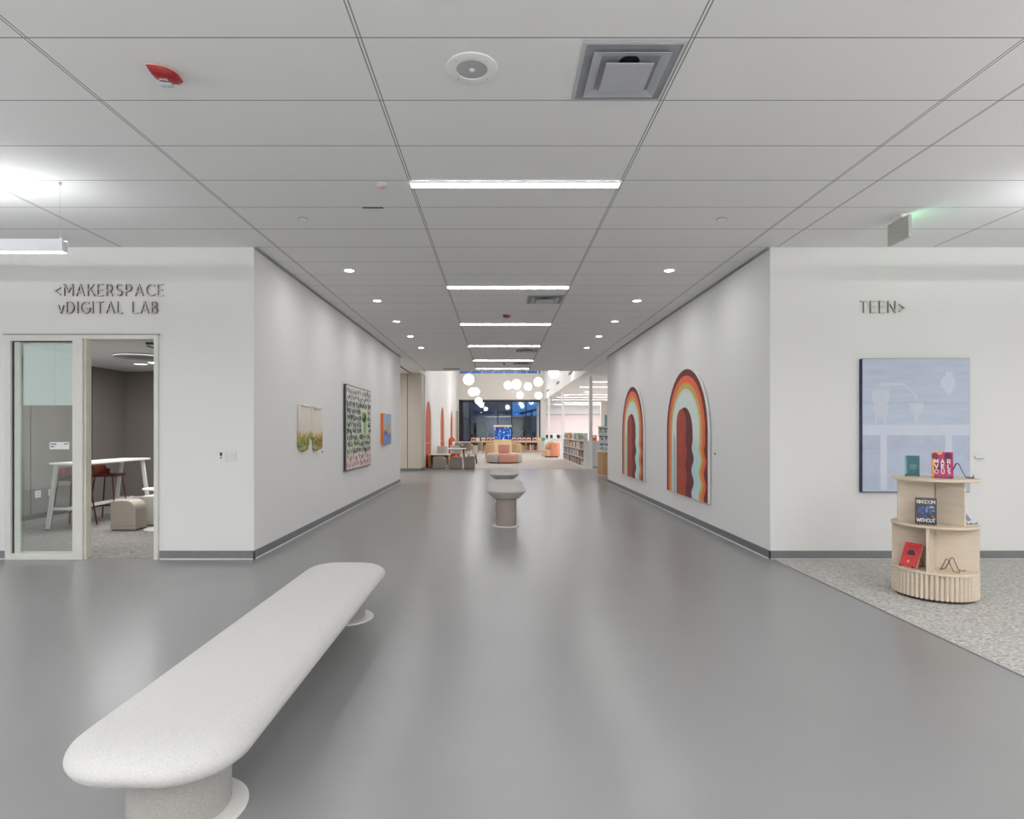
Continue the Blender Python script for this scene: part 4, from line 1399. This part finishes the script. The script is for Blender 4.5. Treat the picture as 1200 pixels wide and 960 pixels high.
tub_chair('sand coloured tub chair behind the grey end of the round sofa', (-.42, 29.6, .006), R(195), TAN, .5, .56, .88, group=None)
tub_chair('sand coloured tub chair behind the sofa on the bookshelf side', (.92, 29.6, .006), R(165), TAN, .5, .56, .88)
tub_chair('peach tub chair with pale seat near the white columns', (3.02, 33.3, .006), R(-70), PEACH, .96, .96, .84, TAN)
tub_chair('pale mint tub chair behind the peach one', (3.2, 37.0, .006), R(-20), MINT, .7, .7, .9)
t = thing('arch_chair', 'orange arched high back chair in front of the last niche', 'chair', (-2.45, 31.0, .006), R(50))
MB().prism(arch_poly(0, .22, .95, .08), O0, XA, ZA, YA, -.04, .06).build('backrest', ORANGEF, t, bevel=.03)
MB().loft([rrect(.22, .22, .08, z, cy=-.24) for z in (.08, .46)]).build('seat', ORANGEF, t, bevel=.04)
MB().loft([rrect(.09, .04, .03, z, cy=-.09) for z in (.74, .93)]).build('cushion', WHITE, t, bevel=.02)
MB().box(-.18, .18, -.4, .02, 0, .09).build('plinth', OAK, t)

# ---- study corner on the left: tables, ottomans, cafe chairs
arch_ottoman('arch_ottoman', 'grey block ottoman beside the greige panelled wall', (-2.33, 23.3, .006), .5, .5, .47, STONE, 1)
arch_ottoman('arch_ottoman', 'dark taupe ottoman, middle of the three at the study tables', (-1.68, 23.2, .006), .48, .5, .475, STONED, -1)
arch_ottoman('arch_ottoman', 'dark taupe ottoman, closest of the three to the round sofa', (-1.14, 23.2, .006), .42, .5, .50, STONED, -1)


def study_table(label, loc, w, d, h, legm, rz=0, slab=False):
    t = thing('study_table', label, 'table', loc, rz)
    MB().loft([rrect(w / 2, d / 2, .05, z) for z in (h - .035, h)]).build('table_top', WHITE, t, bevel=.006, seg=2)
    if slab:
        for sx in (-1, 1):
            MB().box(sx * (w / 2 - .06) - .025, sx * (w / 2 - .06) + .025, -d / 2 + .06, d / 2 - .06, 0, h - .035).build('leg', OAK, t)
        MB().box(-w / 2 + .085, w / 2 - .085, d / 2 - .12, d / 2 - .09, .08, h - .035).build('back_panel', OAK, t)
    else:
        for sx in (-1, 1):
            for sy in (-1, 1):
                MB().tube([(sx * (w / 2 - .12), sy * (d / 2 - .1), h - .03), (sx * (w / 2 - .06), sy * (d / 2 - .05), 0)], .018, 8).build('leg', legm, t)
    return t


study_table('low white topped study table with oak slab legs', (-2.4, 24.1, .006), .86, .9, .545, OAK, 0, True)
study_table('white study table with dark legs among the grey chairs', (-2.06, 26.9, .006), 1.15, .85, .70, BLACK)
study_table('white study table in the far corner before the low shelves', (-1.95, 33.0, .006), 1.0, .9, .72, WHITE)


def cafe_chair(label, loc, rz, m, legm, group='grey chairs around the study tables'):
    t = thing('cafe_chair', label, 'chair', loc, rz, group)
    MB().loft([rrect(.22, .22, .08, z) for z in (.43, .47)]).build('seat', m, t, bevel=.012, seg=2)
    n_ = 12
    out, inn = [], []
    for k in range(n_ + 1):
        a = R(10 + 160 * k / n_)
        out.append((.235 * math.cos(a), .235 * math.sin(a)))
        inn.append((.205 * math.cos(a), .205 * math.sin(a)))
    MB().prism(out + inn[::-1], O0, XA, YA, ZA, .46, .82).build('backrest', m, t, bevel=.012, seg=2)
    for sx in (-1, 1):
        for sy in (-1, 1):
            MB().tube([(sx * .16, sy * .15, .44), (sx * .21, sy * .21, 0)], .012, 8).build('leg', legm, t, smooth=True)
    return t


C0 = cafe_chair('light grey chair at the white study table with dark legs', (-2.5, 26.1, .006), R(180), STONEL, BLACK)
for x, y, rz in ((-1.2, 26.62, -90), (-1.2, 27.16, -90), (-2.05, 27.62, 0)):
    dup(C0, (x, y, .006), R(rz), 'light grey chair at the white study table with dark legs')
C1 = cafe_chair('taupe chair at the far corner study table', (-2.25, 32.2, .006), R(180), STONED, WHITE)
for x, y, rz in ((-1.17, 32.9, -90), (-1.7, 32.2, 180), (-1.9, 33.75, 0)):
    dup(C1, (x, y, .006), R(rz), 'taupe chair at the far corner study table')

# ---- low birch shelves under the window with face-out books on top
SHELF = None
low_x = [-1.55, -.72, 1.52, 2.36]


def low_shelf(label, x, y):
    t = thing('low_bookshelf', label, 'bookshelf', (x, y, .006), 0, 'low birch bookshelves under the window')
    w, d, h = .83, .4, .78
    for sx in (-1, 1):
        MB().box(sx * (w / 2 - .012) - .012, sx * (w / 2 - .012) + .012, -d / 2, d / 2, .05, h - .03).build('side_panel', BIRCHY, t)
    MB().box(-w / 2, w / 2, -d / 2 - .01, d / 2, h - .1, h).build('top', BIRCHY, t)
    MB().box(-w / 2 + .024, w / 2 - .024, -d / 2, d / 2, .06, .12).build('shelf', BIRCHY, t)
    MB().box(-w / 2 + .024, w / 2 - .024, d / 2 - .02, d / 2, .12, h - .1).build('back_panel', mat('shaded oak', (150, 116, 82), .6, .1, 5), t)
    MB().box(-w / 2 + .02, w / 2 - .02, -d / 2 + .03, d / 2, 0, .06).build('plinth', mat('pink grey plinth', (196, 180, 170), .6), t)
    return t


BK = [mat('spine ' + n_, c_, .55, .1, 20) for n_, c_ in (('brown', (128, 88, 54)), ('grey', (176, 176, 178)), ('white', (232, 230, 226)), ('navy', (44, 54, 84)), ('orange', (216, 112, 52)), ('charcoal', (56, 54, 56)), ('teal', (56, 112, 130)), ('red', (176, 52, 48)), ('tan', (190, 156, 112)), ('sky', (120, 156, 200)), ('mustard', (206, 172, 74)), ('pale green', (160, 186, 150)))]
DISPM = [mat('face out ' + n_, c_, .5, .15, 14) for n_, c_ in (('red', (206, 40, 42)), ('white', (236, 226, 224)), ('amber', (222, 156, 52)), ('yellow', (238, 200, 84)), ('aqua', (80, 150, 170)), ('green', (130, 180, 110)))]
BME = {}


def spine_book(w, d, h, mi, mats=BK):
    key = (round(w, 3), round(d, 3), round(h, 3), mi, id(mats))
    b = MB().box(-w / 2, w / 2, -d / 2, d / 2, 0, h)
    return b, mats[mi]


rb = random.Random(21)
lows = ['under the window, at the end by the study tables', 'under the window, just beside the fish tank on the study side', 'under the window, beside the fish tank on the column side', 'under the window, at the column end']
for x, s in zip(low_x, lows):
    low_shelf('low birch bookshelf ' + s, x, 41.5)
    u = -.34
    while u < .34:
        w = rb.uniform(.045, .08)
        mi = rb.choice([0, 0, 0, 8, 1] if x < 2 else [1, 2, 0, 4, 3, 9])
        h = rb.uniform(.3, .42)
        b, m_ = spine_book(w * .9, .24, h, mi)
        o = b.build('shelf_book', m_, None, loc=(x + u + w / 2, 41.46, .126))
        tag(o, 'upright book inside the low shelves under the window', 'book', 'books inside the low shelves')
        u += w
tops = [(554.5, 0), (560, 1), (566.5, 2), (572.5, 0), (577.6, 0), (602.5, 0), (608.7, 0), (614.3, 0), (619.8, 0), (626.5, 0), (631.8, 3), (636.6, 4)]
for px, mi in tops:
    x = (px - VX) / F * 41.4
    o = thing('face_out_book', 'face-out ' + ['red', 'white', 'amber', 'yellow', 'aqua'][mi] + ' picture book standing on the low window shelves', 'book', (x, 41.4, .787), 0, 'face-out books on the low window shelves')
    o.rotation_euler = (R(-14), 0, 0)
    MB().box(-.13, .13, 0, .02, 0, .24).build('cover', DISPM[1] if mi in (0, 2) else DISPM[mi], o)
    q_ = MB().box(-.1, .1, -.002, 0, .02, .17)
    q_.build('picture', DISPM[mi], o)

# ---- white bookshelves along the edge of the low room: eight bays facing the sofa
def bay(label, y0):
    t = thing('tall_bookshelf', label, 'bookshelf', (3.36, y0, .006), 0, 'white bookshelves beside the round sofa')
    L, d = .9, .3
    for y in (0.012, L - .012):
        MB().box(.03, d, y - .012, y + .012, .0, 1.10).build('side_panel', WHITE, t)
    for z in (.06, .40, .74, 1.08):
        MB().box(.0, d, .024, L - .024, z, z + .025).build('shelf', WHITE, t)
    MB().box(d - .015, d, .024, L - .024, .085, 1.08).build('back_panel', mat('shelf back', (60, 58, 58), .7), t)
    MB().box(.02, d, .024, L - .024, 0, .06).build('plinth', WHITE, t)
    return t


b0 = None
names = ['first from the hall end', 'second from the hall end', 'third from the hall end', 'fourth from the hall end', 'fifth from the hall end', 'sixth from the hall end', 'seventh from the hall end', 'last, by the peach chair']
proto_books = {}
for i in range(8):
    y0 = 23.3 + .9 * i
    lb = 'white three tier bookshelf bay, ' + names[i]
    if b0 is None:
        b0 = bay(lb, y0)
    else:
        dup(b0, (3.36, y0, .006), 0, lb)
    for tier, z in enumerate((.091, .431, .771)):
        u = .04
        while u < .82:
            w = rb.uniform(.05, .10)
            if rb.random() < .13:
                u += w
                continue
            mi = rb.choice([0, 1, 1, 2, 2, 2, 3, 4, 5, 5, 6, 7, 8, 9, 10, 11])
            hh = rb.choice([.2, .23, .26, .28])
            key = (mi, hh)
            w = min(w, .86 - u)
            if key not in proto_books:
                bb, m_ = spine_book(.07, .2, hh, mi)
                o = bb.build('library_book', m_, None)
                o.data.transform(__import__('mathutils').Matrix.Rotation(R(90), 4, 'Z'))
                proto_books[key] = o
            else:
                o = proto_books[key].copy()
                COL.objects.link(o)
            o.location = (3.36 + .112, y0 + u + .036, z)
            tag(o, 'upright library book packed in the white bookshelf bays', 'book', 'library books in the white bays')
            u += .0735
    for k in range(2):
        mi = [1, 2, 0, 9, 11, 10, 2, 8, 1, 2, 5, 11, 4, 10, 2, 0][(2 * i + k) % 16]
        o = thing('display_book', 'face-out book propped on top of the white bookshelves', 'book', (3.42, y0 + .24 + .42 * k, 1.111), 0, 'face-out books on top of the white bays')
        MB().box(0, .14, -.15, .15, 0, .30).build('cover', [BK[1], BK[2], BK[9], BK[11], BK[10], BK[4], BK[5], BK[8]][(mi + k) % 8], o)
        MB().box(-.002, 0, -.11, .11, .05, .2).build('picture', BK[(mi + 3) % 12], o)
# white parallel range and low white counter behind the column
o = thing('white_counter', 'plain white counter end behind the nearest white column', 'counter', (3.98, 23.7, .006))
MB().box(-.25, .25, -.1, .9, 0, 1.06).build('body', mat('counter white', (224, 226, 226), .5, .01), o)
MB().box(-.27, .27, -.12, .92, 1.06, 1.1).build('top', WHITE, o)
MB().box(-.251, .251, -.101, .901, .0, .06).build('plinth', VENT, o)
o = thing('face_out_book', 'small orange red book on the plain white counter', 'book', (3.89, 23.75, 1.106))
MB().box(-.1, .1, 0, .03, 0, .22).build('cover', mat('vermilion cover', (232, 88, 44), .5), o)
MB().box(-.06, .06, -.003, 0, .12, .2).build('picture', BK[2], o)

# ---- brochure tower on a rounded oak drum beside the end of the right wall
t = thing('brochure_tower', 'white tiered brochure tower on a rounded oak drum', 'display stand', (3.62, 19.55, 0))
b = MB()
pts = []
for k in range(160):
    a = 2 * PI * k / 160
    r_ = .30 + (.006 if k % 4 < 2 else 0)
    pts.append((r_ * math.cos(a), r_ * math.sin(a)))
b.prism(pts, O0, XA, YA, ZA, .06, .80)
b.build('drum', OAK, t)
MB().lathe([(.29, 0), (.29, .06)], n=48).build('plinth', mat('pale drum plinth', (206, 196, 176), .6), t)
MB().lathe([(.32, .80), (.32, .83)], n=48).build('shelf', WHITE, t)
for k, z in enumerate((.83, 1.16, 1.41)):
    hgt = (.31, .23, .23)[k]
    MB().box(-.26, .30, -.05 + .08 * k, .0 + .08 * k, z, z + hgt).build('panel', WHITE, t)
    MB().box(-.28, .30, -.12 + .08 * k, .02 + .08 * k, z + hgt - .004, z + hgt + .016).build('shelf', WHITE, t)
rr = random.Random(9)
for k, z in enumerate((.83, 1.16, 1.41)):
    n_ = 3
    for j in range(n_):
        x = 3.62 - .18 + .17 * j
        o = thing('brochure', 'black and white folded brochure in the tiered tower', 'brochure', (x, 19.47 + .08 * k, z + .002), 0, 'brochures in the tiered tower')
        o.rotation_euler = (R(-8), 0, 0)
        hh = .26 if k == 0 else .19
        MB().box(-.075, .075, -.012, 0, 0, hh).build('page', mat('brochure white', (226, 228, 232), .5), o)
        b = MB()
        for i in range(5):
            u, v = rr.uniform(-.06, .03), rr.uniform(.02, hh - .07)
            b.prism([(u, v), (u + rr.uniform(.015, .05), v + rr.uniform(-.01, .02)), (u + rr.uniform(.0, .05), v + rr.uniform(.03, .06)), (u - .008, v + .03)], (0, -.012, 0), XA, ZA, NY, 0, .001 + .0002 * i)
        b.box(-.074, .074, -.0125, -.012, hh - .05, hh - .02)
        b.build('printed_picture', mat('charcoal ink', (52, 54, 62), .5, .2, 30), o)
# ---- sloped magazine rack near the far columns
t = thing('magazine_rack', 'white sloped magazine rack behind the peach chair', 'rack', (3.75, 39.0, .006))
MB().box(-.6, .6, -.1, .3, 0, .95).build('body', WHITE, t)
MB().prism([(-.22, .95), (.3, 1.28), (.3, 1.32), (-.22, .99)], (-.62, 0, 0), YA, ZA, XA, 0, 1.24).build('sloped_shelf', WHITE, t)
for k in range(5):
    o = MB().prism([(-.2, 1.003), (.16, 1.232), (.155, 1.242), (-.205, 1.013)], (0, 0, 0), YA, ZA, XA, -.1, .1).build('magazine', [BLACK, BK[5], BK[2], BLACK, BK[1]][k], None, loc=(3.75 - .48 + .24 * k, 39.0, .006))
    tag(o, 'magazine lying on the sloped rack behind the peach chair', 'magazine', 'magazines on the sloped rack')

# ================================================================== LIGHT
def area(name, loc, sx, sy, power, rot=(0, 0, 0), col=(1, 1, 1)):
    l = bpy.data.lights.new(name, 'AREA')
    l.shape, l.size, l.size_y, l.energy, l.color = 'RECTANGLE', sx, sy, power, col
    o = bpy.data.objects.new(name, l)
    COL.objects.link(o)
    o.location, o.rotation_euler = loc, rot
    return o


area('lobby_fill', (-5, -2.5, CEIL - .03), 3, 6, 245)  # unseen fill lights added behind the camera for overall lobby brightness
area('lobby_fill', (5, -2.5, CEIL - .03), 3, 6, 245)
area('lobby_fill', (0, -4.5, CEIL - .03), 4, 3, 200)
for x, y in ((-7, 1.5), (7, 1.5), (0, -2.2)):
    area('added_ceiling_fill', (x, y, 2.6), 3, .5, 310, (PI, 0, 0))  # unseen upward fill, added to brighten the ceiling
for y in DY:
    for x in (-2.0, 2.29):
        area('downlight_lamp', (x, y, CEIL - .02), .12, .12, 5.5)
area('reading_room_fill', (.2, 31, 7.1), 4, 16, 190)  # fill added out of view under the roof, besides the globes
area('low_room_fill', (8, 30, CEIL - .03), 5, 16, 560)  # added fill, besides the linear lights of this room
area('low_room_fill', (7, 47, CEIL - .05), 5, 6, 400)  # second added fill, brightens the far pink wall
area('recess_lamp', (-5.6, 19.4, CEIL - .03), 3, 2, 130, col=(1, .95, .88))
area('makerspace_fill', (-5.4, 9.6, 2.74), 2.4, 3, 115)  # added fill, besides the two ceiling downlights

w = bpy.data.worlds.new('dusk')
w.use_nodes = True
SC.world = w
nt = w.node_tree
bg = nt.nodes['Background']
tc = nd(nt, 'ShaderNodeTexCoord')
s = nd(nt, 'ShaderNodeSeparateXYZ')
nt.links.new(tc.outputs['Generated'], s.inputs[0])
rp = nd(nt, 'ShaderNodeValToRGB')
rp.color_ramp.elements[0].position = 0
rp.color_ramp.elements[0].color = lin((44, 120, 196))
rp.color_ramp.elements[1].position = .35
rp.color_ramp.elements[1].color = lin((14, 74, 170))
nt.links.new(s.outputs['Z'], rp.inputs['Fac'])
nt.links.new(rp.outputs['Color'], bg.inputs['Color'])
bg.inputs['Strength'].default_value = 1.0

# ================================================================== CAMERA
cam = bpy.data.cameras.new('camera')
co = bpy.data.objects.new('camera', cam)
COL.objects.link(co)
co.location = (0, 0, H)
co.rotation_euler = (PI / 2, 0, 0)
cam.sensor_fit = 'HORIZONTAL'
cam.sensor_width = 36
cam.lens = 36 * F / 1200
cam.shift_x = (600 - VX) / 1200
cam.shift_y = (VY - 480) / 1200
cam.clip_start, cam.clip_end = .05, 300
SC.camera = co
SC.view_settings.view_transform = 'Standard'
SC.view_settings.look = 'None'
SC.view_settings.exposure = .17
SC.cycles.max_bounces = 10
SC.cycles.diffuse_bounces = 6
SC.cycles.transparent_max_bounces = 12
SC.cycles.use_denoising = True
SC.cycles.sample_clamp_indirect = 4
